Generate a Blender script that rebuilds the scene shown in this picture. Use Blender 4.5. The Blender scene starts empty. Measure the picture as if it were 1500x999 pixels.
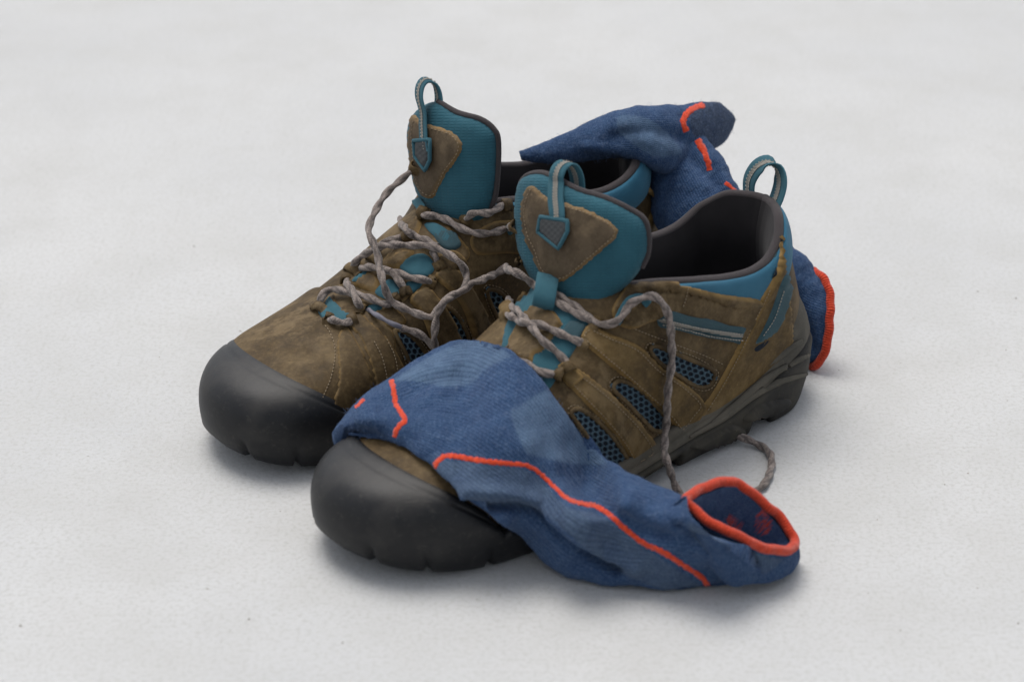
import bpy, bmesh, math, random
import numpy as np
from mathutils import Vector, Matrix
from mathutils.bvhtree import BVHTree
from mathutils.geometry import delaunay_2d_cdt

rnd = random.Random(7)
scene = bpy.context.scene
COL = scene.collection

# ------------------------------------------------------------------ camera
PITCH, DIST, FPX = math.radians(27.0), 1.335, 3500.0
CAM = Vector((0.0, -DIST*math.cos(PITCH), DIST*math.sin(PITCH)))
FW = Vector((0, math.cos(PITCH), -math.sin(PITCH)))
UP = Vector((0, math.sin(PITCH), math.cos(PITCH)))
RT = Vector((1, 0, 0))
cd = bpy.data.cameras.new('camera')
cd.sensor_width = 36.0
cd.lens = FPX/1500.0*36.0
cd.clip_start, cd.clip_end = 0.02, 100.0
cam = bpy.data.objects.new('camera', cd)
COL.objects.link(cam)
cam.location = CAM
cam.rotation_euler = (math.pi/2-PITCH, 0, 0)
scene.camera = cam
cd.dof.use_dof = True
cd.dof.focus_distance = 1.24
cd.dof.aperture_fstop = 8.0

# ------------------------------------------------------------------ light
world = bpy.data.worlds.new('World')
scene.world = world
world.use_nodes = True
nt = world.node_tree
nt.nodes.clear()
sky = nt.nodes.new('ShaderNodeTexSky')
sky.sky_type = 'NISHITA'
sky.sun_disc = False
SUN_EL, SUN_AZ = math.radians(70), math.radians(-30)   # azimuth measured from +Y towards +X
sky.sun_elevation = SUN_EL
sky.sun_rotation = SUN_AZ
sky.dust_density = 3.0
hs = nt.nodes.new('ShaderNodeHueSaturation')
hs.inputs['Saturation'].default_value = 0.34
bg = nt.nodes.new('ShaderNodeBackground')
bg.inputs['Strength'].default_value = 0.14
wo = nt.nodes.new('ShaderNodeOutputWorld')
nt.links.new(sky.outputs[0], hs.inputs['Color'])
nt.links.new(hs.outputs[0], bg.inputs['Color'])
nt.links.new(bg.outputs[0], wo.inputs['Surface'])
sl = bpy.data.lights.new('sun', 'SUN')
sl.energy = 1.35
sl.angle = math.radians(32)
sl.color = (1.0, 0.97, 0.93)
sun = bpy.data.objects.new('sun', sl)
COL.objects.link(sun)
sdir = Vector((math.sin(SUN_AZ)*math.cos(SUN_EL), math.cos(SUN_AZ)*math.cos(SUN_EL), math.sin(SUN_EL)))
sun.rotation_euler = sdir.to_track_quat('Z', 'Y').to_euler()
sun.location = sdir*3
scene.view_settings.view_transform = 'Standard'
scene.view_settings.look = 'None'
scene.view_settings.exposure = 0.45
scene.view_settings.gamma = 1.0
scene.view_settings.use_curve_mapping = False

# ------------------------------------------------------------------ helpers
def ray(px, py):
    return (FW + RT*((px-750.0)/FPX) + UP*((499.5-py)/FPX)).normalized()

def at_z(px, py, z):
    d = ray(px, py)
    return CAM + d*((z-CAM.z)/d.z)

def at_d(px, py, dist):
    return CAM + ray(px, py)*dist

def project(p):
    r = Vector(p)-CAM
    k = FPX/r.dot(FW)
    return 750+r.dot(RT)*k, 499.5-r.dot(UP)*k

def link(ob, parent=None):
    COL.objects.link(ob)
    if parent: ob.parent = parent
    return ob

def root_loc(ob):
    """world position of the thing a part belongs to (only top-level Empties are moved)"""
    o = Vector()
    while ob is not None:
        o = o+ob.location; ob = ob.parent
    return o

def mesh_obj(name, verts, faces, mat=None, parent=None, smooth=True, kind=None, label=None):
    me = bpy.data.meshes.new(name)
    o = root_loc(parent)
    me.from_pydata([tuple(Vector(v)-o) for v in verts], [], [tuple(f) for f in faces])
    me.update()
    if smooth:
        me.polygons.foreach_set('use_smooth', [True]*len(me.polygons))
    if mat: me.materials.append(mat)
    ob = bpy.data.objects.new(name, me)
    if kind: ob['kind'] = kind
    if label: ob['label'] = label
    return link(ob, parent)

def grid_faces(nu, nv, close_u=False, close_v=False, flip=False):
    f = []
    for i in range(nu if close_u else nu-1):
        for j in range(nv if close_v else nv-1):
            a, b = i*nv+j, i*nv+(j+1) % nv
            c, d = ((i+1) % nu)*nv+(j+1) % nv, ((i+1) % nu)*nv+j
            f.append((a, d, c, b) if flip else (a, b, c, d))
    return f

def crom(pts, n, closed=False):
    """Catmull-Rom through pts (any dimension), n samples, centripetal-ish by chord length."""
    P = np.array([list(p) for p in pts], float)
    m = len(P)
    if m == 2 and not closed:
        return np.array([P[0]+(P[1]-P[0])*t for t in np.linspace(0, 1, n)])
    if closed:
        P = np.vstack([P[-1], P, P[0], P[1]])
    else:
        P = np.vstack([2*P[0]-P[1], P, 2*P[-1]-P[-2]])
    seg = len(P)-3
    L = [max(np.linalg.norm(P[i+2]-P[i+1]), 1e-9) for i in range(seg)]
    cum = np.concatenate([[0], np.cumsum(L)])
    out = []
    for s in np.linspace(0, cum[-1], n, endpoint=not closed):
        i = min(max(np.searchsorted(cum, s, side='right')-1, 0), seg-1)
        t = (s-cum[i])/L[i]
        p0, p1, p2, p3 = P[i:i+4]
        out.append(0.5*((2*p1)+(-p0+p2)*t+(2*p0-5*p1+4*p2-p3)*t*t+(-p0+3*p1-3*p2+p3)*t**3))
    return np.array(out)

class Fn:
    """smooth 1-D function through (x, y) samples (monotone x)"""
    def __init__(s, pts):
        s.x = np.array([p[0] for p in pts], float)
        s.y = np.array([p[1] for p in pts], float)
        h = np.diff(s.x); d = np.diff(s.y)/h
        m = np.zeros(len(s.x)); m[0], m[-1] = d[0], d[-1]
        for i in range(1, len(d)):
            if d[i-1]*d[i] > 0:
                w1, w2 = 2*h[i]+h[i-1], h[i]+2*h[i-1]
                m[i] = (w1+w2)/(w1/d[i-1]+w2/d[i])
        s.m = m
    def __call__(s, v):
        v = min(max(v, s.x[0]), s.x[-1])
        i = min(max(int(np.searchsorted(s.x, v, side='right'))-1, 0), len(s.x)-2)
        h = s.x[i+1]-s.x[i]; t = (v-s.x[i])/h
        return ((1+2*t)*(1-t)**2*s.y[i]+t*(1-t)**2*h*s.m[i] +
                t*t*(3-2*t)*s.y[i+1]+t*t*(t-1)*h*s.m[i+1])

def smooth(a, b, x):
    t = min(max((x-a)/(b-a), 0), 1)
    return t*t*(3-2*t)
# ------------------------------------------------------------------ materials
class NT:
    """small node-tree writer"""
    def __init__(s, name):
        s.m = bpy.data.materials.new(name); s.m.use_nodes = True
        s.t = s.m.node_tree; s.b = s.t.nodes['Principled BSDF']
    def n(s, kind, **kw):
        nd = s.t.nodes.new(kind)
        for k, v in kw.items():
            if k in nd.inputs: nd.inputs[k].default_value = v
            else: setattr(nd, k, v)
        return nd
    def l(s, a, b): s.t.links.new(a, b)
    def coord(s, kind='Object', scale=(1, 1, 1)):
        c = s.n('ShaderNodeTexCoord'); m = s.n('ShaderNodeMapping')
        m.inputs['Scale'].default_value = scale
        s.l(c.outputs[kind], m.inputs['Vector']); return m.outputs[0]
    def noise(s, vec, scale, detail=4, rough=.6):
        x = s.n('ShaderNodeTexNoise'); x.inputs['Scale'].default_value = scale
        x.inputs['Detail'].default_value = detail; x.inputs['Roughness'].default_value = rough
        s.l(vec, x.inputs['Vector']); return x.outputs['Fac']
    def ramp(s, fac, stops):
        r = s.n('ShaderNodeValToRGB'); e = r.color_ramp.elements
        while len(e) < len(stops): e.new(.5)
        for q, (p, c) in zip(e, stops):
            q.position = p; q.color = (*c, 1) if len(c) == 3 else c
        s.l(fac, r.inputs[0]); return r.outputs[0]
    def mix(s, fac, a, b, mode='MIX'):
        m = s.n('ShaderNodeMix', data_type='RGBA', blend_type=mode)
        for sock, v in ((m.inputs['Factor'], fac), (m.inputs[6], a), (m.inputs[7], b)):
            if hasattr(v, 'links') or hasattr(v, 'is_linked'): s.l(v, sock)
            elif isinstance(v, (int, float)): sock.default_value = v
            else: sock.default_value = (*v, 1)
        return m.outputs[2]
    def math(s, op, a, b=0.0, c=None):
        m = s.n('ShaderNodeMath', operation=op)
        for i, v in enumerate((a, b, c)):
            if v is None: continue
            if hasattr(v, 'is_linked'): s.l(v, m.inputs[i])
            else: m.inputs[i].default_value = v
        return m.outputs[0]
    def attr(s, name):
        a = s.n('ShaderNodeAttribute'); a.attribute_name = name; return a
    def bump(s, h, strength=.3, dist=.001, prev=None):
        b = s.n('ShaderNodeBump'); b.inputs['Strength'].default_value = strength
        b.inputs['Distance'].default_value = dist
        s.l(h, b.inputs['Height'])
        if prev is not None: s.l(prev, b.inputs['Normal'])
        return b.outputs[0]
    def done(s, col, rough=.7, normal=None, spec=.4, sheen=0, sheen_rough=.5, sheen_tint=(1, 1, 1)):
        for nm, v in (('Base Color', col), ('Roughness', rough)):
            if hasattr(v, 'is_linked'): s.l(v, s.b.inputs[nm])
            elif nm == 'Base Color': s.b.inputs[nm].default_value = (*v, 1)
            else: s.b.inputs[nm].default_value = v
        s.b.inputs['Specular IOR Level'].default_value = spec
        if sheen:
            s.b.inputs['Sheen Weight'].default_value = sheen
            s.b.inputs['Sheen Roughness'].default_value = sheen_rough
            s.b.inputs['Sheen Tint'].default_value = (*sheen_tint, 1)
        if normal is not None: s.l(normal, s.b.inputs['Normal'])
        return s.m

def leather(name, dark, mid, light, edge):
    t = NT(name); v = t.coord()
    big = t.noise(v, 42, 6, .68); fine = t.noise(v, 420, 4, .65); mid_n = t.noise(v, 110, 4, .6)
    c = t.ramp(big, [(.30, dark), (.50, mid), (.72, light)])
    c = t.mix(t.math('MULTIPLY', mid_n, .5), c, tuple(x*.72 for x in mid))
    c = t.mix(t.ramp(fine, [(.50, (0, 0, 0)), (.78, (.32, .32, .32))]), c, tuple(min(1, x*1.3) for x in light))
    c = t.mix(t.ramp(fine, [(.25, (.35, .35, .35)), (.42, (0, 0, 0))]), c, tuple(x*.6 for x in dark))
    worn = t.ramp(t.noise(t.coord('Object', (1, 1.6, 1)), 24, 7, .72), [(.53, (0, 0, 0)), (.60, (.55, .55, .55))])
    c = t.mix(worn, c, tuple(min(1, .55*x+.45*y) for x, y in zip(light, (.175, .125, .070))))
    # fine scuffs
    vs = t.coord('Object', (60, 240, 200))
    sc = t.ramp(t.noise(vs, 3.0, 3, .5), [(.66, (0, 0, 0)), (.78, (.5, .5, .5))])
    c = t.mix(sc, c, tuple(min(1, x*1.5) for x in light))
    # raw cut edge: 'edge' is the distance from the cut in metres (0 on parts that have none)
    e = t.attr('edge').outputs['Fac']
    ef = t.math('SUBTRACT', 1.0, t.math('DIVIDE', e, .0022)); ef = t.math('MAXIMUM', ef, 0.0)
    has = t.attr('has_edge').outputs['Fac']
    c = t.mix(t.math('MULTIPLY', t.math('MULTIPLY', ef, has), t.math('MULTIPLY', mid_n, 1.5)), c, edge)
    nrm = t.bump(fine, .22, .0005); nrm = t.bump(mid_n, .35, .0016, nrm)
    return t.done(c, t.math('ADD', t.math('MULTIPLY', mid_n, .3), .52), nrm, .20)

M = {}
M['leather'] = leather('brown_leather', (.017, .0105, .0042), (.072, .046, .0185), (.165, .113, .052), (.28, .175, .062))
M['leather_tan'] = leather('tan_leather', (.028, .017, .006), (.098, .061, .021), (.180, .120, .048), (.29, .18, .06))
M['leather_tongue'] = leather('tongue_leather', (.036, .024, .0135), (.078, .055, .032), (.128, .094, .058), (.25, .155, .062))

def rubber(name, c0, c1, dust, rough=.5, dusty=.5):
    t = NT(name); v = t.coord()
    a = t.noise(v, 35, 5, .6); f = t.noise(v, 500, 3, .6); d = t.noise(v, 18, 4, .65)
    c = t.ramp(a, [(.35, c0), (.68, c1)])
    c = t.mix(t.math('MULTIPLY', t.ramp(d, [(.47, (0, 0, 0)), (.68, (1, 1, 1))]), dusty), c, dust)
    vs = t.coord('Object', (30, 300, 260))
    sc = t.ramp(t.noise(vs, 2.0, 2, .5), [(.70, (0, 0, 0)), (.78, (.4, .4, .4))])
    c = t.mix(sc, c, dust)
    vd = t.coord('Object', (200, 60, 300))
    s2 = t.ramp(t.noise(vd, 1.6, 3, .6), [(.62, (0, 0, 0)), (.70, (.35, .35, .35))])
    c = t.mix(s2, c, tuple(.5*x+.5*y for x, y in zip(c1, dust)))
    gr = t.ramp(t.noise(v, 260, 5, .75), [(.57, (0, 0, 0)), (.70, (.8, .8, .8))])
    c = t.mix(t.math('MULTIPLY', gr, dusty), c, dust)
    nrm = t.bump(f, .18, .0005)
    return t.done(c, t.math('ADD', t.math('MULTIPLY', d, .35), rough-.12), nrm, .30)
M['toe'] = rubber('toe_rubber', (.0065, .0067, .0075), (.0115, .0115, .0125), (.070, .064, .055), .43, .42)
M['sole'] = rubber('sole_rubber', (.016, .015, .014), (.028, .026, .022), (.11, .095, .065), .7, .4)
M['midsole'] = rubber('midsole_rubber', (.050, .046, .037), (.080, .072, .056), (.15, .13, .10), .75, .55)

def fabric(name, c0, c1, cell=700.0, strength=.4, stripes=None, sheen=.15, rough=.75):
    """woven cloth on UV (metres): fine crossed threads, optional wider rib lines"""
    t = NT(name); c = t.n('ShaderNodeTexCoord'); sp = t.n('ShaderNodeSeparateXYZ')
    t.l(c.outputs['UV'], sp.inputs[0])
    fx = t.math('SINE', t.math('MULTIPLY', sp.outputs[0], cell*6.283))
    fy = t.math('SINE', t.math('MULTIPLY', sp.outputs[1], cell*6.283))
    w = t.math('MULTIPLY', fx, fy)
    h = w
    col = t.ramp(t.noise(t.coord(), 60, 5, .6), [(.3, c0), (.7, c1)])
    if stripes:
        ry = t.math('ABSOLUTE', t.math('SINE', t.math('MULTIPLY', sp.outputs[1], stripes*3.1416)))
        rx = t.math('ABSOLUTE', t.math('SINE', t.math('MULTIPLY', sp.outputs[0], stripes*.5*3.1416)))
        line = t.math('MINIMUM', ry, t.math('ADD', rx, .15))
        lf = t.ramp(line, [(.0, (1, 1, 1)), (.35, (0, 0, 0))])
        col = t.mix(t.math('MULTIPLY', lf, .45), col, tuple(x*.45 for x in c0))
        h = t.math('ADD', t.math('MULTIPLY', w, .3), line)
    col = t.mix(t.math('MULTIPLY', t.math('ADD', w, 1), .12), col, tuple(min(1, x*1.6) for x in c1))
    return t.done(col, rough, t.bump(h, strength, .0005), .16, sheen*.5)
M['ripstop'] = fabric('teal_ripstop', (.014, .064, .088), (.023, .094, .124), 1500, .5, 620)
M['collar'] = fabric('teal_collar_knit', (.020, .092, .148), (.030, .125, .192), 800, .35, None, .2)
M['teal'] = fabric('teal_webbing', (.026, .088, .115), (.040, .120, .150), 1500, .5, None, .1)
M['teal_dull'] = fabric('dull_teal_webbing', (.026, .060, .074), (.042, .082, .095), 1500, .5, None, .1)
M['mesh'] = fabric('mesh_weave_blue', (.045, .085, .115), (.075, .125, .16), 1500, .5, None, .1)
M['mesh_back'] = fabric('mesh_backing', (.004, .007, .012), (.007, .012, .02), 600, .3, None, 0)
M['binding'] = fabric('grey_binding', (.036, .030, .031), (.058, .049, .049), 700, .5, None, .2)
M['lining'] = fabric('charcoal_lining', (.014, .0125, .0128), (.023, .020, .0205), 900, .12, None, .15)
M['stripe'] = fabric('grey_stitch_band', (.20, .19, .165), (.33, .31, .27), 900, .8, None, .1)
M['badge'] = fabric('grey_rubber_badge', (.042, .046, .048), (.06, .062, .062), 300, .2, None, 0)
M['thread'] = NT('tan_thread').done((.25, .19, .12), .8)
M['thread_pale'] = NT('pale_thread').done((.38, .35, .30), .8)

def lace_mat():
    """two-ply twisted cord: pale yarn, dark tracer that also paints shade into the groove of the twist"""
    t = NT('twisted_lace'); c = t.n('ShaderNodeTexCoord')
    sp = t.n('ShaderNodeSeparateXYZ'); t.l(c.outputs['UV'], sp.inputs[0])
    mp = t.n('ShaderNodeMapping'); mp.inputs['Scale'].default_value = (160, 3, 1)
    t.l(c.outputs['UV'], mp.inputs['Vector'])
    n1 = t.noise(mp.outputs[0], 1.0, 3, .6)
    n2 = t.noise(t.coord(), 900, 3, .6)
    # groove of the twist: cos(2(angle - pi*s/pitch))
    ph = t.math('SUBTRACT', t.math('MULTIPLY', sp.outputs[1], 12.566), t.math('MULTIPLY', sp.outputs[0], 2*math.pi/.0108))
    gr = t.math('COSINE', ph)
    # fine yarn lines crossing the ply
    ya = t.math('SINE', t.math('ADD', t.math('MULTIPLY', sp.outputs[0], 5200), t.math('MULTIPLY', sp.outputs[1], 25.1)))
    col = t.ramp(n1, [(.30, (.050, .041, .036)), (.45, (.19, .155, .134)), (.66, (.30, .25, .22))])
    k = t.math('MAXIMUM', t.math('SUBTRACT', t.math('MULTIPLY', gr, -1.0), .35), 0.0)
    col = t.mix(t.math('MULTIPLY', k, 1.0), col, (.050, .042, .040))  # tracer colour doubles as occlusion shade painted along the groove
    col = t.mix(t.ramp(n2, [(.50, (0, 0, 0)), (.66, (.75, .75, .75))]), col, (.075, .062, .054))
    return t.done(col, .85, t.bump(ya, .35, .0003), .2, .2)
M['lace'] = lace_mat()
M['tip'] = NT('frayed_lace_tip').done((.13, .125, .15), .7)

def concrete():
    t = NT('pale_concrete'); v = t.coord()
    big = t.noise(v, 3.0, 6, .6); med = t.noise(v, 14, 6, .65); fine = t.noise(v, 420, 5, .75)
    c = t.ramp(big, [(.30, (.455, .458, .455)), (.52, (.49, .491, .484)), (.72, (.515, .513, .503))])
    c = t.mix(t.ramp(med, [(.44, (0, 0, 0)), (.70, (.6, .6, .6))]), c, (.435, .43, .412))
    c = t.mix(t.ramp(fine, [(.37, (.75, .75, .75)), (.52, (0, 0, 0))]), c, (.40, .395, .375))
    vo = t.n('ShaderNodeTexVoronoi'); vo.inputs['Scale'].default_value = 85; t.l(v, vo.inputs['Vector'])
    sp = t.math('MULTIPLY', t.ramp(vo.outputs['Distance'], [(.0, (1, 1, 1)), (.055, (0, 0, 0))]),
                t.ramp(t.noise(v, 14, 3, .6), [(.52, (0, 0, 0)), (.60, (.85, .85, .85))]))
    c = t.mix(sp, c, (.20, .18, .15))
    c = t.mix(t.ramp(t.noise(v, 70, 6, .8), [(.56, (0, 0, 0)), (.70, (.22, .22, .22))]), c, (.38, .365, .33))
    nrm = t.bump(fine, .4, .0014); nrm = t.bump(med, .25, .004, nrm)
    return t.done(c, .9, nrm, .15)
M['concrete'] = concrete()

def sock_mat():
    """fine knit: colour comes from the knitted panels (attribute 'knit'), heathered by noise"""
    t = NT('sock_knit'); v = t.coord()
    c = t.attr('knit').outputs['Color']
    n1 = t.noise(v, 900, 4, .7); n2 = t.noise(v, 120, 5, .65); n3 = t.noise(v, 330, 4, .7)
    c = t.mix(t.ramp(n1, [(.42, (0, 0, 0)), (.72, (.55, .55, .55))]), c, (.13, .19, .30))
    c = t.mix(t.ramp(n2, [(.40, (.55, .55, .55)), (.62, (0, 0, 0))]), c, t.mix(.5, c, (.012, .024, .07)))
    c = t.mix(t.ramp(n3, [(.55, (0, 0, 0)), (.80, (.35, .35, .35))]), c, (.16, .20, .28))
    tc = t.n('ShaderNodeTexCoord'); sp = t.n('ShaderNodeSeparateXYZ'); t.l(tc.outputs['UV'], sp.inputs[0])
    rib = t.math('ABSOLUTE', t.math('SINE', t.math('MULTIPLY', sp.outputs[1], 1900)))
    row = t.math('ABSOLUTE', t.math('SINE', t.math('ADD', t.math('MULTIPLY', sp.outputs[0], 2300), t.math('MULTIPLY', rib, 1.3))))
    h = t.math('ADD', t.math('MULTIPLY', rib, .7), t.math('MULTIPLY', row, .5))
    c = t.mix(t.math('MULTIPLY', t.math('SUBTRACT', 1.0, rib), .28), c, (.008, .018, .05))
    nrm = t.bump(h, .5, .0007); nrm = t.bump(n3, .55, .0012, nrm); nrm = t.bump(n1, .4, .0006, nrm)
    return t.done(c, .95, nrm, .06, .12, .45, (.6, .7, .95))
M['sock'] = sock_mat()
def orange():
    t = NT('orange_knit'); v = t.coord()
    n = t.noise(v, 700, 4, .7)
    c = t.ramp(n, [(.3, (.36, .030, .012)), (.6, (.62, .065, .024)), (.8, (.68, .13, .07))])
    return t.done(c, .9, t.bump(n, .6, .0008), .1, .2)
M['orange'] = orange()
def orange_cuff():
    t = NT('orange_cuff_knit'); tc = t.n('ShaderNodeTexCoord'); sp = t.n('ShaderNodeSeparateXYZ'); t.l(tc.outputs['UV'], sp.inputs[0])
    r = t.math('ABSOLUTE', t.math('SINE', t.math('MULTIPLY', sp.outputs[0], 2400)))
    n = t.noise(t.coord(), 600, 4, .7)
    c = t.ramp(n, [(.3, (.36, .030, .012)), (.6, (.60, .062, .024)), (.8, (.66, .13, .07))])
    c = t.mix(t.math('MULTIPLY', t.math('SUBTRACT', 1.0, r), .45), c, (.26, .02, .01))
    return t.done(c, .92, t.bump(r, .6, .0006), .1, .2)
M['orange_cuff'] = orange_cuff()
# ------------------------------------------------------------------ shoe body
LEN = 0.300
# footprint of a left shoe: heel at x=0, toe at x=LEN, +y = outer side
OUT_L = [(0, 0), (.003, .014), (.012, .025), (.03, .034), (.06, .037), (.10, .037), (.14, .041), (.18, .048),
         (.21, .052), (.24, .050), (.265, .043), (.284, .031), (.296, .015), (.300, -.004)]
OUT_M = [(0, 0), (.003, .014), (.012, .025), (.03, .033), (.06, .034), (.10, .033), (.14, .040), (.18, .047),
         (.21, .049), (.24, .047), (.265, .044), (.284, .036), (.296, .022), (.300, .004)]
class Prof:
    def __init__(s, pts, n=600):
        c = crom(pts, n); o = np.argsort(c[:, 0]); s.x, s.y = c[o, 0], c[o, 1]
    def __call__(s, x): return float(np.interp(x, s.x, s.y))
W_OUT, W_IN = Prof(OUT_L), Prof(OUT_M)
Z_FEATHER = Fn([(0, .040), (.05, .032), (.10, .020), (.15, .017), (.22, .018), (.27, .024), (.30, .029)])
Z_BOTTOM = Fn([(0, .013), (.012, .006), (.032, .0), (.2, .0), (.235, .0005), (.265, .003), (.285, .0075), (.30, .013)])
Z_TOP = Prof([(0, .110), (.004, .110), (.012, .109), (.025, .103), (.045, .096), (.065, .0935), (.085, .0955), (.107, .101), (.13, .105), (.148, .1035), (.160, .098), (.175, .0895),
              (.190, .080), (.205, .0705), (.222, .062), (.245, .054), (.262, .049), (.278, .0445), (.290, .0395), (.297, .034), (.300, .029)])
Y_RIM = Fn([(0, 0), (.002, .006), (.006, .013), (.014, .021), (.03, .029), (.06, .0335), (.09, .0345), (.115, .032), (.135, .0255), (.150, .014), (.158, .004), (.162, 0), (.30, 0)])
P_EXP = Fn([(0, 1.0), (.10, .9), (.14, .9), (.17, .85), (.2, .9), (.24, .9), (.26, .8), (.30, .72)])
Q_EXP = Fn([(0, 1.0), (.10, .95), (.14, .85), (.2, .8), (.26, .78), (.30, .8)])
def heel_lean(x, z):
    g = 1-smooth(0, .085, x)
    l = float(np.interp(z, [0, .02, .04, .06, .085, .115], [.002, -.001, .001, .007, .0155, .025]))
    return l*g

class Shoe:
    """local frame of one shoe; mirror=-1 makes the right shoe (its +y side is the inner one)"""
    def __init__(s, heel, theta, mirror=1, sag=0.0):
        s.h = Vector(heel); t = math.radians(theta); s.m = mirror; s.sag = sag      # sag: outer rim pressed down by what lies on it
        s.d = Vector((-math.cos(t), -math.sin(t), 0)); s.l = Vector((math.sin(t), -math.cos(t), 0))
    def w(s, x, y, z): return s.h + s.d*x*1.016 + s.l*y + Vector((0, 0, z))
    def loc(s, p):
        r = Vector(p)-s.h; return r.dot(s.d)/1.016, r.dot(s.l), r.z
    def half(s, x, side):
        return (W_OUT if side*s.m > 0 else W_IN)(x)
    def pt(s, x, side, t, off=0.0, inset=.004, z0=None):
        """upper surface: t 0 at the sole, 1 at the rim / centre ridge"""
        a = t*math.pi/2
        w = max(s.half(x, side)-inset-.003*smooth(.255, .285, x), 0) if 0 < x < LEN else 0
        yt = min(Y_RIM(x), w)
        zb = Z_FEATHER(x) if z0 is None else z0
        pe = P_EXP(x)+(.16 if side*s.m > 0 else -.24)*smooth(.13, .16, x)*(1-smooth(.22, .26, x))
        c, sn = max(math.cos(a), 0)**pe, max(math.sin(a), 0)**Q_EXP(x)
        zt = Z_TOP(x)-(s.sag*math.exp(-((x-.06)/.035)**2) if side*s.m > 0 else 0)
        y = yt+(w-yt)*c + .0025*math.sin(2*a)*min(1, w/.03)
        z = zb+(max(zt, zb+.001)-zb)*sn
        return Vector((x+heel_lean(x, z)-.005*smooth(.265, .30, x), side*y, z-.0012*smooth(.27, .29, x)))

def upper_grid(sh, nx=130, nt=26, side=1):
    V = []
    for i in range(nx):
        x = LEN*(1-math.cos(math.pi*i/(nx-1)))/2
        for j in range(nt):
            V.append(sh.w(*sh.pt(x, side, j/(nt-1))))
    return V

def build_shell(sh, parent, mat):
    nx, nt = 130, 26
    A = upper_grid(sh, nx, nt, 1); B = upper_grid(sh, nx, nt, -1)
    V = A+B; off = len(A)
    F = grid_faces(nx, nt, flip=True)+[tuple(i+off for i in f) for f in grid_faces(nx, nt)]
    ob = mesh_obj('upper', V, F, mat, parent)
    bm = bmesh.new(); bm.from_mesh(ob.data)
    bmesh.ops.remove_doubles(bm, verts=bm.verts, dist=1e-5)
    bmesh.ops.recalc_face_normals(bm, faces=bm.faces)
    bm.to_mesh(ob.data); bm.free()
    ob.data.polygons.foreach_set('use_smooth', [True]*len(ob.data.polygons))
    return ob
def perimeter(sh, n=360):
    """footprint polyline: starts at toe, runs along +y side to the heel and back on -y"""
    a = [(x, y) for x, y in (OUT_L if sh.m > 0 else OUT_M)]
    b = [(x, -y) for x, y in (OUT_M if sh.m > 0 else OUT_L)]
    toe = (LEN, -.004*sh.m)
    pts = [toe]+a[-2:0:-1]+[(0, 0)]+b[1:-1]
    return crom(pts, n, closed=True)
# ------------------------------------------------------------------ surface tools
class Surf:
    """ray-castable surface with smooth normals, built from linked or scratch geometry"""
    def __init__(s, chunks):
        V, F = [], []
        for v, f in chunks:
            o = len(V); V += [Vector(p) for p in v]; F += [tuple(i+o for i in q) for q in f]
        s.V, s.F = V, F
        s.slack = .0075
        s.t = BVHTree.FromPolygons(V, F)
        N = [Vector() for _ in V]
        for q in F:
            a, b, c = V[q[0]], V[q[1]], V[q[2]]
            n = (b-a).cross(c-a)
            if len(q) == 4: n = n+(c-a).cross(V[q[3]]-a)
            for i in q: N[i] += n
        s.N = [n.normalized() if n.length > 0 else Vector((0, 0, 1)) for n in N]
    def nrm(s, p, fi, toward):
        n = Vector(); q = s.F[fi]
        for i in q: n += s.N[i]/(((s.V[i]-p).length)**2+1e-9)
        n.normalize()
        return -n if n.dot(toward) < 0 else n
    def px(s, x, y):
        d = ray(x, y); h = s.t.ray_cast(CAM, d)
        if h[0] is None:                       # just past the outline: settle on the nearest bit of surface
            p = CAM+d*1.28
            for _ in range(14):
                q = s.t.find_nearest(p)
                p = CAM+d*(q[0]-CAM).dot(d)
            if (p-q[0]).length > s.slack: return None
            return q[0], s.nrm(q[0], q[2], q[1] if q[1].dot(-d) > 0 else -d)
        return h[0], s.nrm(h[0], h[2], -d)
    def near(s, p):
        h = s.t.find_nearest(p)
        return h[0], h[1]

def chunk(ob):
    o = root_loc(ob)
    return ([v.co+o for v in ob.data.vertices], [tuple(p.vertices) for p in ob.data.polygons])

def poly_smooth(pts, n=None, closed=True):
    P = np.array(pts, float)
    L = np.linalg.norm(np.diff(np.vstack([P, P[:1]]) if closed else P, axis=0), axis=1).sum()
    return crom(pts, n or max(16, int(L/3.0)), closed)

def seg_dist(X, poly):
    """distance of points X to closed polyline"""
    A = np.asarray(poly); B = np.roll(A, -1, axis=0); D = B-A
    L2 = (D**2).sum(1)+1e-12
    out = np.full(len(X), 1e9)
    for k in range(len(A)):
        t = np.clip(((X-A[k])@D[k])/L2[k], 0, 1)
        out = np.minimum(out, np.linalg.norm(X-(A[k]+t[:, None]*D[k]), axis=1))
    return out

def inside(X, poly):
    A = np.asarray(poly); n = len(A); r = np.zeros(len(X), bool); j = n-1
    for i in range(n):
        xi, yi = A[i]; xj, yj = A[j]
        c = ((yi > X[:, 1]) != (yj > X[:, 1])) & (X[:, 0] < (xj-xi)*(X[:, 1]-yi)/(yj-yi+1e-12)+xi)
        r ^= c; j = i
    return r

MPP = 1/2620.0      # metres per photo pixel at the shoes

def tri_fill(poly, step):
    poly = np.asarray(poly)
    lo, hi = poly.min(0), poly.max(0)
    G = []
    y, row = lo[1], 0
    while y <= hi[1]:
        x = lo[0]+(row % 2)*step/2
        while x <= hi[0]: G.append((x, y)); x += step
        y += step*.866; row += 1
    G = np.array(G) if G else np.zeros((0, 2))
    if len(G):
        G = G[inside(G, poly)]
        if len(G): G = G[seg_dist(G, poly) > step*.45]
    n = len(poly)
    pts = [Vector(p) for p in poly]+[Vector(p) for p in G]
    r = delaunay_2d_cdt(pts, [], [list(range(n))], 1, 1e-6)
    return np.array([tuple(p) for p in r[0]]), [tuple(f) for f in r[2]]

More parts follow.
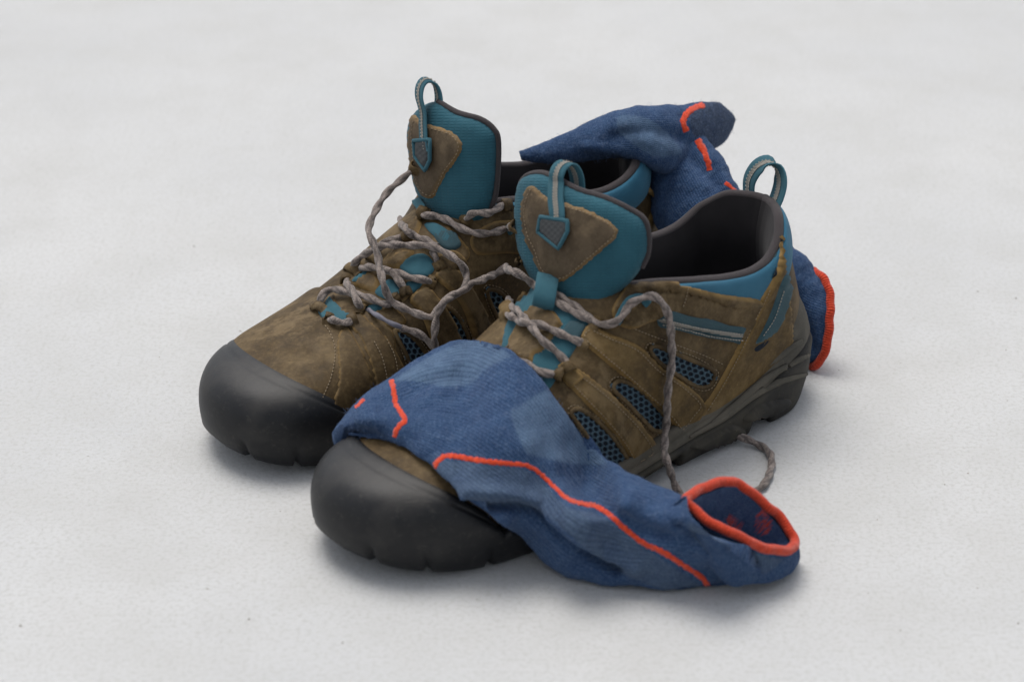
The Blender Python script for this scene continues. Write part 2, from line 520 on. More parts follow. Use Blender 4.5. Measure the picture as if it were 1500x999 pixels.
def add_attrs(me, edge=None, uv=None):
    if edge is not None:
        a = me.attributes.new('edge', 'FLOAT', 'POINT'); a.data.foreach_set('value', list(edge))
        b = me.attributes.new('has_edge', 'FLOAT', 'POINT'); b.data.foreach_set('value', [1.0]*len(me.vertices))
    if uv is not None:
        l = me.uv_layers.new(name='UVMap')
        vi = np.zeros(len(me.loops), int); me.loops.foreach_get('vertex_index', vi)
        l.data.foreach_set('uv', np.asarray(uv, float)[vi].ravel())

def one_piece(F):
    """faces of the largest connected piece"""
    par = {}
    def find(a):
        while par.setdefault(a, a) != a:
            par[a] = par[par[a]]; a = par[a]
        return a
    for f in F:
        for i in f[1:]: par[find(i)] = find(f[0])
    cnt = {}
    for f in F: r = find(f[0]); cnt[r] = cnt.get(r, 0)+1
    if not cnt: return F
    best = max(cnt, key=cnt.get)
    return [f for f in F if find(f[0]) == best]

def patch(name, surf, pts, th, mat, parent, off=0.0, edge=4.0, step=4.0, back=None, smoothed=True, puff=0.0, label=None, wav=0.0):
    """a piece of material lying on surf: outline pts, thickness th, rounded cut edge;
    back=th makes it a closed cushion standing free of the surface"""
    poly = poly_smooth(pts) if smoothed else np.array(pts, float)
    if wav:
        poly = poly+np.array([[rnd.uniform(-wav, wav), rnd.uniform(-wav, wav)] for _ in poly])
    X, T = tri_fill(poly, step)
    d = seg_dist(X, poly)
    dm = d.max() if len(d) else 1
    H = [surf.px(*p) for p in X]
    V, E, UVs, idx = [], [], [], {}
    prof = lambda q: math.sqrt(max(0, 1-(1-min(q/edge, 1))**2))
    for i, h in enumerate(H):
        if h is None: continue
        idx[i] = len(V)
        o = off+(th+puff*math.sin(min(d[i]/dm, 1)*math.pi/2))*prof(d[i])-(.0004 if d[i] < .2 and back is None else 0)
        V.append(h[0]+h[1]*o); E.append(d[i]*MPP); UVs.append(X[i]*MPP)
    def ok(f):
        if not all(i in idx for i in f): return False
        q = [H[i][0] for i in f]
        return max((q[0]-q[1]).length, (q[1]-q[2]).length, (q[2]-q[0]).length) < step*MPP*10
    T = one_piece([f for f in T if ok(f)])
    F = [tuple(idx[i] for i in reversed(f)) for f in T]
    if back is not None:
        bi = {}
        for i, h in enumerate(H):
            if h is None: continue
            if d[i] < .2: bi[i] = idx[i]; continue
            bi[i] = len(V)
            V.append(h[0]+h[1]*(off-back*prof(d[i]))); E.append(d[i]*MPP); UVs.append(X[i]*MPP)
        F += [tuple(bi[i] for i in f) for f in T]
    used = sorted({i for f in F for i in f}); mp = {k: i for i, k in enumerate(used)}
    V, E, UVs = [V[i] for i in used], [E[i] for i in used], [UVs[i] for i in used]
    F = [tuple(mp[i] for i in f) for f in F]
    ob = mesh_obj(name, V, F, mat, parent, label=label)
    add_attrs(ob.data, E, UVs)
    return ob

def path_px(pts, surf, n=None, lift=0.0, step=3.0):
    """polyline in photo pixels laid on surf -> list of (point, normal)"""
    P = np.array(pts, float)
    L = np.linalg.norm(np.diff(P, axis=0), axis=1).sum()
    C = crom(pts, n or max(4, int(L/step)))
    out = []
    for c in C:
        h = surf.px(*c[:2])
        if h: out.append((h[0]+h[1]*lift, h[1]))
    return out

def tube(name, pts, r, mat, parent, seg=10, twist=None, lobe=0.0, flat=None, normals=None, caps=True, label=None, taper=None, closed=False):
    """tube along 3-D points; twist = metres per half turn of a two-lobed section"""
    P = [Vector(p) for p in pts]
    n = len(P)
    V, UVs = [], []
    s = 0.0
    N = None
    for i in range(n):
        t = (P[(i+1) % n if closed else min(i+1, n-1)]-P[(i-1) % n if closed else max(i-1, 0)])
        if t.length < 1e-9: t = Vector((1, 0, 0))
        t.normalize()
        if normals is not None:
            N = normals[i]-t*normals[i].dot(t)
            N.normalize()
        elif N is None:
            a = Vector((0, 0, 1)) if abs(t.z) < .9 else Vector((1, 0, 0))
            N = (a-t*a.dot(t)).normalized()
        else:
            N = (N-t*N.dot(t)).normalized()
        B = t.cross(N)
        if i: s += (P[i]-P[i-1]).length
        rr = r*(taper(i/(n-1)) if taper else 1)
        for k in range(seg):
            a = 2*math.pi*k/seg
            q = rr*(1+lobe*math.cos(2*(a-(s/twist)*math.pi))) if twist else rr
            ca, sa = math.cos(a)*q, math.sin(a)*q
            if flat: ca *= flat
            V.append(P[i]+N*ca+B*sa); UVs.append((s, k/seg))
    F = grid_faces(n, seg, closed, True)
    if caps and not closed:
        F += [tuple(range(seg)), tuple(range((n-1)*seg, n*seg))[::-1]]
    ob = mesh_obj(name, V, F, mat, parent, label=label)
    add_attrs(ob.data, None, UVs)
    return ob

def ribbon(name, pts, width_dir, w, th, mat, parent, label=None):
    """flat webbing of rectangular section along 3-D points"""
    P = crom([tuple(p) for p in pts], 40)
    W = crom([tuple(q) for q in width_dir], 40) if isinstance(width_dir, list) else np.array([tuple(width_dir)]*40)
    V, UVs, s = [], [], 0
    for i in range(40):
        p = Vector(P[i]); t = (Vector(P[min(i+1, 39)])-Vector(P[max(i-1, 0)])).normalized()
        wd = Vector(W[i]); wd = (wd-t*wd.dot(t)).normalized(); n = t.cross(wd)
        if i: s += (p-Vector(P[i-1])).length
        for a, b in ((-1, -.6), (-.94, -1), (-.5, -1), (0, -1), (.5, -1), (.94, -1), (1, -.6), (1, .6), (.94, 1), (.5, 1), (0, 1), (-.5, 1), (-.94, 1), (-1, .6)):
            V.append(p+wd*(a*w/2)+n*(b*th/2)); UVs.append((s, a*w/2))
    F = grid_faces(40, 14, False, True)+[tuple(range(14)), tuple(range(39*14, 40*14))[::-1]]
    ob = mesh_obj(name, V, F, mat, parent, label=label)
    add_attrs(ob.data, None, UVs)
    return ob, P, W

def inset(pts, d):
    """closed outline moved inwards by d"""
    C = poly_smooth(pts); T = np.roll(C, -1, axis=0)-np.roll(C, 1, axis=0)
    T /= np.linalg.norm(T, axis=1)[:, None]+1e-9
    N = np.stack([-T[:, 1], T[:, 0]], 1)
    A = C+N*d; B = C-N*d
    return (A if inside(A, C).sum() > inside(B, C).sum() else B)[::2]

class Stitches:
    def __init__(s): s.V, s.F = [], []
    def line(s, pts, surf, lift=.0004, pitch=5.0, length=3.4, r=.00032, closed=False):
        C = np.array(pts, float)
        C = poly_smooth(pts, int(max(8, np.linalg.norm(np.diff(C, axis=0), axis=1).sum()/1.0)), closed)
        L = np.concatenate([[0], np.cumsum(np.linalg.norm(np.diff(C, axis=0), axis=1))])
        k = 0
        while k*pitch+length < L[-1]:
            a = [np.interp(k*pitch, L, C[:, 0]), np.interp(k*pitch, L, C[:, 1])]
            b = [np.interp(k*pitch+length, L, C[:, 0]), np.interp(k*pitch+length, L, C[:, 1])]
            k += 1
            h0, h1 = surf.px(*a), surf.px(*b)
            if h0 is None or h1 is None: continue
            s.one(h0[0]+h0[1]*lift, h1[0]+h1[1]*lift, h0[1], r)
    def one(s, p, q, n, r):
        if (q-p).length > .006 or (q-p).length < 1e-5: return
        t = (q-p).normalized(); b = t.cross(n).normalized(); o = len(s.V)
        m = (p+q)/2+n*r*.6
        for c, k in ((p, .35), (m, 1), (q, .35)):
            for a in range(5):
                g = a/5*2*math.pi; s.V.append(c+b*math.cos(g)*r*k+n*math.sin(g)*r*k)
        for i in range(2):
            for a in range(5):
                s.F.append((o+i*5+a, o+i*5+(a+1) % 5, o+(i+1)*5+(a+1) % 5, o+(i+1)*5+a))
    def build(s, parent, mat, name='stitching'):
        if s.V: mesh_obj(name, s.V, s.F, mat, parent, kind='stuff')
# ------------------------------------------------------------------ building one shoe
def zone(name, sh, parent, mat, x_edge, th, inset=.004, nt=30, ns=60, t0=0.0, z0=None, edge_w=.018):
    """a wrapped piece covering the toe: from the cut line x_edge(t) to the tip on both sides"""
    V, E = [], []
    for side in (1, -1):
        for i in range(ns):
            s = i/(ns-1); sx = math.sin(s*math.pi/2)
            for j in range(nt):
                t = t0+(1-t0)*j/(nt-1)
                xe = x_edge(t)
                x = xe+(LEN-xe)*sx
                p = sh.pt(min(x, LEN-1e-6), side, t, inset=inset, z0=None if z0 is None else z0(x))
                a = sh.pt(min(x+.002, LEN-1e-6), side, t, inset=inset); b = sh.pt(x-.002, side, t, inset=inset)
                c = sh.pt(min(x, LEN-1e-6), side, min(t+.02, 1), inset=inset); d = sh.pt(min(x, LEN-1e-6), side, max(t-.02, 0), inset=inset)
                n = (a-b).cross(c-d)
                if n.length < 1e-12: n = Vector((1, 0, 0))
                n.normalize()
                if n.x*(p.x-.24)+n.y*p.y+n.z*(p.z-.03) < 0: n = -n
                e = min(s/edge_w, 1); k = math.sqrt(max(0, 1-(1-e)**2))
                V.append(sh.w(*(p+n*(th*k-.0006*(1-k))))); E.append((x-xe))
    o = ns*nt
    F = grid_faces(ns, nt, flip=True)+[tuple(i+o for i in f) for f in grid_faces(ns, nt)]
    ob = mesh_obj(name, V, F, mat, parent)
    add_attrs(ob.data, E, None)
    fix(ob)
    return ob

def fix(ob, dist=1e-5):
    bm = bmesh.new(); bm.from_mesh(ob.data)
    bmesh.ops.remove_doubles(bm, verts=bm.verts, dist=dist)
    bmesh.ops.recalc_face_normals(bm, faces=bm.faces)
    bm.to_mesh(ob.data); bm.free()
    ob.data.polygons.foreach_set('use_smooth', [True]*len(ob.data.polygons))

CAP_EDGE = Fn([(0, .240), (.25, .247), (.5, .255), (.75, .264), (1, .271)])

def toe_cap(sh, parent):
    """bulbous rubber bumper: from the ground up round the toe and over to a cut edge on the vamp, lug notches below"""
    P = perimeter(sh, 1200)
    # the part of the outline that the bumper wraps, from the +y side round the tip to the -y side
    k = int(np.argmax(P[:, 0])); P = np.roll(P, -k, axis=0)
    i0 = next(i for i in range(len(P)) if P[i, 0] < .207)
    i1 = next(i for i in range(len(P)) if P[-1-i, 0] < .207)
    Q = np.vstack([P[:i0][::-1], P[::-1][:i1]])
    L = np.concatenate([[0], np.cumsum(np.linalg.norm(np.diff(Q, axis=0), axis=1))])
    NS = 150
    S = np.linspace(0, L[-1], NS)
    A = np.stack([np.interp(S, L, Q[:, 0]), np.interp(S, L, Q[:, 1])], 1)
    T = np.gradient(A, axis=0); T /= np.linalg.norm(T, axis=1)[:, None]
    N = np.stack([-T[:, 1], T[:, 0]], 1)
    if (N[NS//2][0]) < 0: N = -N
    V, nb = [], 34
    x_in = {1: .25, -1: .25}
    for i in range(NS):                       # where the cut edge leaves the sole on either side
        if abs((1-abs(2*i/(NS-1)-1))-.27) < .012: x_in[1 if i < NS/2 else -1] = float(A[i, 0])
    notches = (.17, .30, .41, .59, .70, .83)
    for i in range(NS):
        u = i/(NS-1); x = A[i, 0]
        side = 1 if u <= .5 else -1
        v = 1-abs(2*u-1)                       # 0 at the tails, 1 at the tip
        tail = smooth(0, .16, v)
        nk = sum(math.exp(-((u-c)/.0055)**2) for c in notches)
        zb = Z_BOTTOM(x)*.75+.0004
        zw = .014+.007*smooth(.25, .30, x)
        n3 = Vector((N[i, 0], N[i, 1], 0)); a3 = Vector((A[i, 0], A[i, 1], 0))
        V0 = .27
        if v < V0:
            e = a3-n3*.003+Vector((0, 0, .010+(Z_FEATHER(x)+.003-.010)*(v/V0)**1.4))
        else:
            t = ((v-V0)/(1-V0)); xa = x_in.get(side, .25)
            f0 = sh.pt(xa+(.2715-xa)*(1-(1-t)**1.8), side, t**1.1)
            e = f0
        ec = Vector((.225, 0, .018)); en = (e-ec); en.x *= .3; en.normalize()
        rows = [a3-n3*(.010+.002*nk)+Vector((0, 0, zb+.001)), a3-n3*(.0032+.0045*nk)+Vector((0, 0, zb+.0012*nk)),
                a3-n3*(.0006+.0042*nk)+Vector((0, 0, zb+.0032)), a3+n3*(.0012*tail-.0030*nk)+Vector((0, 0, zb+.50*(zw-zb)))]
        W = a3+n3*(.0018*tail)+Vector((0, 0, zw))
        # close the wall smoothly, then dome over to the edge
        E = e+en*.0024*tail
        dist = (E-W).length
        hdir = Vector((W.x-E.x, W.y-E.y, 0)); hdir = hdir.normalized() if hdir.length > 1e-6 else n3
        C1 = W+Vector((0, 0, dist*.50))+n3*.0014; C2 = E+hdir*dist*.46+Vector((0, 0, -.0022))
        for j in range(nb):
            q = j/(nb-1)
            p = W*(1-q)**3+C1*3*q*(1-q)**2+C2*3*q*q*(1-q)+E*q**3
            p += en*(-.0006*math.exp(-((q-.88)/.022)**2))*tail
            rows.append(p)
        rows.append(E-hdir*.0010-en*.0006*tail); rows.append(E-hdir*.0018-en*.0030*tail); rows.append(e-hdir*.003-en*.002)
        V += [sh.w(*p) for p in rows]
    ob = mesh_obj('toe_cap', V, grid_faces(NS, nb+7), M['toe'], parent, label='smooth black rubber toe bumper')
    fix(ob, 1e-6)
    return ob

def lug_z(x, side):
    """ground clearance along the side of the outsole: blocks with gaps, raised arch"""
    z = Z_BOTTOM(x)
    for a, b, d in ((.050, .062, .007), (.118, .152, .010), (.176, .181, .006), (.203, .208, .006)):
        z += d*smooth(a-.004, a, x)*(1-smooth(b, b+.004, x))
    return z
SOLE_TOP = Fn([(0, .070), (.012, .068), (.03, .058), (.05, .046), (.075, .0355), (.10, .0285), (.14, .0235), (.19, .022), (.25, .022), (.30, .026)])
SOLE_MID = Fn([(0, .036), (.03, .033), (.06, .023), (.10, .0145), (.15, .012), (.30, .012)])

def sole(sh, parent):
    P = perimeter(sh, 480); n = len(P)
    T = np.roll(P, -1, axis=0)-np.roll(P, 1, axis=0); T /= np.linalg.norm(T, axis=1)[:, None]
    # perimeter runs toe -> +y side -> heel -> -y side, so the outward normal is (-ty, tx)
    NO = np.stack([-T[:, 1], T[:, 0]], 1)
    c = P.mean(0)
    if ((P-c)*NO).sum() < 0: NO = -NO
    def ring(off, zf, jit=0):
        R = []
        for p, m in zip(P, NO):
            x = min(max(p[0], 0), LEN); sd = 1 if p[1] > 0 else -1
            o = off(x) if callable(off) else off
            o -= .008*smooth(.20, .23, x)               # slip under the toe bumper
            z = zf(x, sd)
            q = p+m*o
            R.append(sh.w(q[0]+heel_lean(max(q[0], 0), z)*.8, q[1], z))
        return R
    bot = lambda x, s: lug_z(x, s)
    mid = lambda x, s: SOLE_MID(x)
    top = lambda x, s: SOLE_TOP(x)
    rows = [ring(-.016, lambda x, s: bot(x, s)+.002), ring(-.0035, bot), ring(-.001, lambda x, s: bot(x, s)+.0018),
            ring(.0004, lambda x, s: .35*mid(x, s)+.65*bot(x, s)), ring(.0016, lambda x, s: mid(x, s)-.003), ring(.0008, lambda x, s: mid(x, s)-.0008),
            ring(-.0012, lambda x, s: mid(x, s)+.0004)]
    V = [p for r in rows for p in r]
    ob = mesh_obj('outsole', V, grid_faces(len(rows), n, False, True)+[tuple(range(n))], M['sole'], parent)
    fix(ob, 1e-6)
    f = lambda q: (lambda x, s: mid(x, s)+(top(x, s)-mid(x, s))*q)
    g = lambda x: -.0062*(1-smooth(.05, .12, x))-.0012
    rows = [ring(-.004, f(.0)), ring(-.0006, f(.02)), ring(.0004, f(.10)), ring(-.0004, f(.34)), ring(-.0012, f(.40)), ring(-.0010, f(.44)),
            ring(lambda x: g(x)*.35-.0002, f(.62)), ring(lambda x: g(x)*.6, f(.84)), ring(lambda x: g(x)*.75-.0004, f(.97)), ring(lambda x: g(x)*.8-.0022, f(1.02)), ring(lambda x: g(x)-.006, f(1.0))]
    V = [p for r in rows for p in r]
    ob2 = mesh_obj('midsole', V, grid_faces(len(rows), n, False, True), M['midsole'], parent)
    fix(ob2, 1e-6)
    return ob, ob2

def collar(sh, parent):
    """padded collar pad, its grey bound edge and the lining going down inside"""
    N = 70
    xs = [.140*(1-math.cos(math.pi*i/(N-1)/1.0))/2 if False else .140*(1-math.cos(math.pi/2*i/(N-1))) for i in range(N)]
    path = [(x, 1) for x in reversed(xs)]+[(x, -1) for x in xs[1:]]
    rim, pads, lips, inner = [], [], [], []
    T = 14
    def info(x, side):
        r = sh.pt(max(x, 1e-6), side, 1.0)
        return r
    pts = [info(x, sd) for x, sd in path]
    cen = Vector((.075, 0, 0))
    for k, (x, sd) in enumerate(path):
        p = pts[k]
        a, b = pts[max(k-1, 0)], pts[min(k+1, len(pts)-1)]
        t = (b-a); t.z = 0
        out = Vector((t.y, -t.x, 0))
        if out.length < 1e-9: out = Vector((-1, 0, 0))
        out.normalize()
        if out.dot(Vector((p.x, p.y, 0))-cen) < 0: out = -out
        row = []
        for j in range(T):
            q = j/(T-1)                               # 0 lower edge of the pad, 1 rim
            t_lo = .50+.36*smooth(.06, .135, x); tt = t_lo+(1-t_lo)*q
            s = sh.pt(max(x, 1e-6), sd, tt)
            puff = .0034*math.sqrt(max(0, 1-(2*q-1)**2*.9)) if q < .5 else .0034*math.sqrt(max(0, 1-(2*q-1)**2*.55))
            row.append(s+out*(puff-.0003))
        pads.append([sh.w(*v) for v in row])
        top = row[-1]
        lip = []
        for j in range(11):
            g = math.pi*j/10
            r = .0026
            lip.append(top+out*(r*(math.cos(g)-1)*.95-.0001)+Vector((0, 0, r*.85*math.sin(g))))
        lips.append([sh.w(*v) for v in lip])
        base = lip[-1]; inn = []
        for j in range(12):
            q = j/11
            zz = base.z+(.030-base.z)*q
            bulge = -.0025*math.sin(min(q*2.2, 1)*math.pi)-.002*q     # heel padding
            inn.append(Vector((base.x, base.y, zz))+out*bulge)
        inner.append([sh.w(*v) for v in inn])
    n = len(path)
    flat = lambda R: [v for r in R for v in r]
    def make(nm, R, mat):
        ob = mesh_obj(nm, flat(R), grid_faces(n, len(R[0])), mat, parent)
        uv = []
        for k in range(n):
            for j in range(len(R[0])): uv.append((k*.0035, j*.003))
        add_attrs(ob.data, None, uv); fix(ob, 1e-6); return ob
    a = make('collar', pads, M['collar']); b = make('collar_binding', lips, M['binding']); c = make('lining', inner, M['lining'])
    V = [sh.w(*Vector((0, 0, 0)))]*0
    P = perimeter(sh, 120)
    ins = mesh_obj('insole', [sh.w(.02+(p[0]-.02)*.9, p[1]*.85, .032) for p in P if True], [tuple(range(len(P)))], M['lining'], parent, smooth=False)
    return a, b, c

def window(parent, surf, pts, st):
    """mesh vent: dark backing, honeycomb weave on top, rolled leather frame round it"""
    poly = poly_smooth(pts)
    w = patch('mesh_window', surf, pts, .0001, M['mesh_back'], parent, off=.0003, edge=2, step=5)
    # honeycomb
    V, F = [], []
    dx, dy = 9.6, 8.6
    lo, hi = poly.min(0)-6, poly.max(0)+6
    ang = math.atan2(*(poly[np.argmax(poly[:, 0])]-poly[np.argmin(poly[:, 0])])[::-1])
    ca, sa = math.cos(ang), math.sin(ang)
    c0 = poly.mean(0)
    R = int(max(hi-lo)/dy)+3
    for j in range(-R, R+1):
        for i in range(-R, R+1):
            ux, uy = (i+.5*(j % 2))*dx, j*dy*.80
            cx, cy = c0[0]+ux*ca-uy*sa, c0[1]+ux*sa+uy*ca
            q = np.array([[cx, cy]])
            if not inside(q, poly)[0]: continue
            o = len(V); good = True; ring = []
            for rad, lf in ((1.0, .0003), (.96, .0009), (.82, .0009), (.74, .0003)):
                for k in range(6):
                    g = math.pi/6+k*math.pi/3
                    ex, ey = math.cos(g)*dx*.578*rad, math.sin(g)*dy*.53*rad
                    h = surf.px(cx+ex*ca-ey*sa, cy+ex*sa+ey*ca)
                    if h is None: good = False; break
                    ring.append(h[0]+h[1]*(lf+.0003))
                if not good: break
            if not good: continue
            V += ring
            for m in range(3):
                for k in range(6):
                    F.append((o+m*6+k, o+m*6+(k+1) % 6, o+(m+1)*6+(k+1) % 6, o+(m+1)*6+k))
    if V:
        wv = mesh_obj('mesh_weave', V, F, M['mesh'], w, smooth=False)
        add_attrs(wv.data, None, [(0.001*i, .0007*i) for i in range(len(V))])
    pp, nn = [], []
    for c in poly:
        h = surf.px(*c)
        if h: pp.append(h[0]+h[1]*.0009); nn.append(h[1])
    tube('window_frame', pp, .0013, M['leather'], w, seg=8, flat=.7, normals=nn, closed=True)
    ce = poly.mean(0)
    st.line([tuple(ce+(np.array(p)-ce)*1.0+(np.array(p)-ce)/np.linalg.norm(np.array(p)-ce)*6.5) for p in pts], surf, .0005, closed=True)
    return w

def tongue_guide(base_px, top_px, sh, base_loc, wdir, lean, bow=.016, half=.080, h0=-.03, h1=.12):
    """curved sheet that the tongue follows; base_loc = point in the shoe frame where it leaves the throat"""
    b = sh.w(*base_loc)
    wv = Vector(wdir).normalized()
    nrm = Vector((0, 0, 1)).cross(wv)           # horizontal, square to the width
    if nrm.dot(CAM-b) < 0: nrm = -nrm
    up = (Vector((0, 0, 1))*math.cos(lean)-nrm*math.sin(lean)).normalized()
    nrm = wv.cross(up); nrm = nrm if nrm.dot(CAM-b) > 0 else -nrm
    V, nu, nv = [], 41, 31
    for i in range(nu):
        u = -1+2*i/(nu-1)
        for j in range(nv):
            v = h0+(h1-h0)*j/(nv-1)
            V.append(b+wv*(u*half)+up*v-nrm*(bow*u*u*(half/.055)**2)-nrm*.05*max(0, v-.03)**1.5)
    return Surf([(V, grid_faces(nu, nv))]), nrm, wv, up
# ------------------------------------------------------------------ ground
ground = mesh_obj('ground', [(-6, -4, 0), (6, -4, 0), (6, 14, 0), (-6, 14, 0)], [(0, 1, 2, 3)], M['concrete'])
ground['kind'] = 'structure'
# loose grit lying on the concrete
gv, gf = [], []
gr_ = np.random.RandomState(4)
for _ in range(420):
    px_, py_ = gr_.uniform(-40, 1540), 1030-gr_.uniform(0, 1)**.8*960
    c_ = at_z(px_, py_, 0)
    sz = .00016+.00050*gr_.uniform(0, 1)**5
    o_ = len(gv)
    q_ = gr_.normal(size=(6, 3))*.18+np.array([[1, 0, 0], [-1, 0, 0], [0, 1, 0], [0, -1, 0], [0, 0, 1], [0, 0, -.4]])
    for k_ in q_: gv.append(c_+Vector(k_*[1, 1, .7])*sz+Vector((0, 0, sz*.35)))
    gf += [tuple(o_+i for i in t_) for t_ in ((0, 2, 4), (2, 1, 4), (1, 3, 4), (3, 0, 4), (2, 0, 5), (1, 2, 5), (3, 1, 5), (0, 3, 5))]
M['grit'] = NT('grit').done((.27, .24, .20), .9)
grit = mesh_obj('grit', gv, gf, M['grit'], None, smooth=False, kind='stuff', label='fine loose grit scattered over the pale concrete')
grit['category'] = 'grit'

# ------------------------------------------------------------------ the two shoes
FRONT = Shoe((.150, -.038, 0), 40.5, 1)
REAR = Shoe((.083, .061, 0), 40, -1, sag=.004)

def start(sh, label):
    e = bpy.data.objects.new('hiking_shoe', None); link(e)
    e.location = sh.w(.15, 0, 0); e.empty_display_size = .05
    e['label'] = label; e['category'] = 'shoe'; e['group'] = 'pair of hiking shoes'
    up = build_shell(sh, e, M['leather'])
    cap = toe_cap(sh, e); so, ms = sole(sh, e); co, cb, li = collar(sh, e)
    return e, Surf([chunk(up), chunk(co)]), Surf([chunk(o) for o in (up, cap, so, ms, co, cb)])

def loop_strap(name, pts3, wdir, w, mat, parent, stripe=True):
    """webbing pull loop with a pale woven band down its middle"""
    r, P, W = ribbon(name, pts3, wdir, w, .0011, mat, parent)
    if stripe:
        V, F, UVs = [], [], []
        for sgn in (1, -1):
            o = len(V); s = 0
            for i in range(len(P)):
                p = Vector(P[i]); t = (Vector(P[min(i+1, len(P)-1)])-Vector(P[max(i-1, 0)])).normalized()
                wd = Vector(W[i]); wd = (wd-t*wd.dot(t)).normalized(); n = t.cross(wd)
                if i: s += (p-Vector(P[i-1])).length
                for a in (-1, 1):
                    V.append(p+wd*(a*w*.13)+n*sgn*.0008); UVs.append((s, a*w*.13))
            F += [tuple(o+k for k in f) for f in grid_faces(len(P), 2)]
        b = mesh_obj('woven_band', V, F, M['stripe'], r); add_attrs(b.data, None, UVs)
        st = Stitches()
        for i in range(1, len(P)-1):
            p = Vector(P[i]); t = (Vector(P[i+1])-Vector(P[i-1])).normalized()
            wd = Vector(W[i]); wd = (wd-t*wd.dot(t)).normalized(); n = t.cross(wd)
            for a in (-1, 1):
                for sg in (1, -1):
                    c = p+wd*(a*w*.13)+n*sg*.0009
                    st.one(c-t*.0004+wd*.0003, c+t*.0004-wd*.0003, n*sg, .0003)
        st.build(r, M['thread_pale'])
    return r

def make_tongue(sh, parent, guide, outline, top_edge, leather_pts, loop_px, loop_w, badge_pts, loop_dir=None):
    surf, nrm, wv, up = guide
    tg = patch('tongue', surf, outline, .0045, M['ripstop'], parent, edge=16, step=5, back=.0055, puff=.003, label='padded teal ripstop tongue')
    C = path_px(top_edge, surf, step=3)
    tube('tongue_binding', [p for p, n in C], .0015, M['binding'], tg, seg=10, normals=[n for p, n in C])
    tsurf = Surf([chunk(tg), (surf.V, surf.F)])
    lp = patch('leather_patch', tsurf, leather_pts, .0016, M['leather_tongue'], tg, edge=3, step=4, puff=.0008, wav=1.1)
    lsurf = Surf([chunk(tg), chunk(lp)])
    st = Stitches()
    c = np.mean(leather_pts, axis=0)
    st.line([tuple(np.array(p)+(c-np.array(p))/np.linalg.norm(c-np.array(p))*6) for p in leather_pts], lsurf, .0002, 5.6, 3.0, .00026, closed=True)
    st.build(tg, M['thread'])
    # pull loop: front strand lies on the patch, arches over the top and comes down behind
    pts, dd = [], None
    for (x, y, k) in loop_px:
        h = lsurf.px(x, y) if k == 's' else None
        if h: pts.append(h[0]+h[1]*.0016)
        else:
            if dd is None: dd = (pts[-1]-CAM).dot(FW)
            rr = ray(x, y); q = CAM+rr*(dd/rr.dot(FW))
            pts.append(q-nrm*(k if not isinstance(k, str) else 0))
    loop = loop_strap('pull_loop', pts, loop_dir or wv, loop_w, M['teal'], tg)
    l2 = Surf([chunk(tg), chunk(lp), chunk(loop)])
    bd = patch('loop_badge', lsurf, badge_pts, .0016, M['badge'], tg, off=.0014, edge=3, step=4, smoothed=False, label='five-sided grey rubber badge with teal edge')
    C = [lsurf.px(*p) for p in np.vstack([np.linspace(badge_pts[i], badge_pts[(i+1) % len(badge_pts)], 8)[:-1] for i in range(len(badge_pts))])]
    C = [h for h in C if h]
    tube('badge_edge', [h[0]+h[1]*.0022 for h in C], .0011, M['teal'], bd, seg=8, normals=[h[1] for h in C], closed=True)
    return tg, lsurf

# ---- front (left) shoe
fe, fs, fall = start(FRONT, 'left brown leather hiking shoe in front, its toe and vamp under a blue sock')
st = Stitches()
# leather side straps running from the eyelets down to the sole
F_STRAPS = [
    [(831, 531), (815, 543), (834, 566), (856, 590), (879, 614), (905, 645), (921, 672), (926, 694), (948, 684), (963, 660), (943, 626), (916, 597), (880, 565)],
    [(863, 477), (850, 496), (879, 524), (911, 551), (943, 580), (972, 606), (990, 628), (1000, 638), (1020, 615), (1033, 592), (1007, 564), (968, 537), (938, 508), (899, 491)],
]
for p in F_STRAPS:
    o = patch('side_strap', fs, p, .0029, M['leather_tan'], fe, edge=3, step=4, wav=.35)
    st.line(inset(p, 7), Surf([chunk(o)]), .0002, 5.0, 3.2, .0003, closed=True)
F_WIN = [
    [(836, 604), (846, 599), (866, 610), (889, 632), (908, 657), (919, 677), (910, 685), (892, 682), (873, 662), (854, 633), (839, 613)],
    [(897, 565), (907, 557), (931, 566), (956, 590), (972, 610), (973, 626), (957, 630), (937, 611), (915, 588), (900, 574)],
    [(951, 513), (958, 506), (976, 512), (1007, 525), (1038, 538), (1045, 548), (1036, 564), (1018, 565), (991, 549), (965, 531)],
]
for p in F_WIN: window(fe, fs, p, st)
# quarter panel under the collar, heel counter, throat
q1 = patch('quarter_panel', fs, [(905, 436), (922, 416), (958, 411), (1009, 419), (1059, 431), (1116, 441), (1108, 470), (1097, 500), (1060, 494), (1000, 478), (962, 470), (930, 482), (905, 476), (896, 456)], .0022, M['leather'], fe, edge=3, step=4, wav=.4)
st.line([(1008, 422), (1004, 438), (999, 452)], Surf([chunk(q1)]), .0002)
st.line([(925, 480), (950, 490), (985, 503), (1030, 520), (1060, 534)], fs, .0004)
hc = patch('heel_counter', fs, [(1136, 338), (1147, 352), (1149, 386), (1155, 440), (1159, 478), (1157, 512), (1138, 542), (1100, 580), (1060, 605), (1016, 634), (1020, 605), (1041, 578), (1064, 538), (1090, 488), (1112, 441), (1133, 404), (1141, 372)], .0026, M['leather_tan'], fe, edge=3, step=4, wav=.4)
st.line([(1128, 425), (1106, 470), (1082, 522), (1056, 570), (1036, 602)], Surf([chunk(hc)]), .0002)
hs_ = Surf([chunk(q1), chunk(hc), chunk(bpy.data.objects['upper'])])
wb = patch('side_webbing', hs_, [(985, 455), (1040, 467), (1094, 480), (1084, 505), (1030, 494), (966, 480), (962, 468)], .0012, M['teal_dull'], fe, edge=2, step=4, smoothed=False, label='teal webbing stripe with pale stitching')
ws = Surf([chunk(wb)])
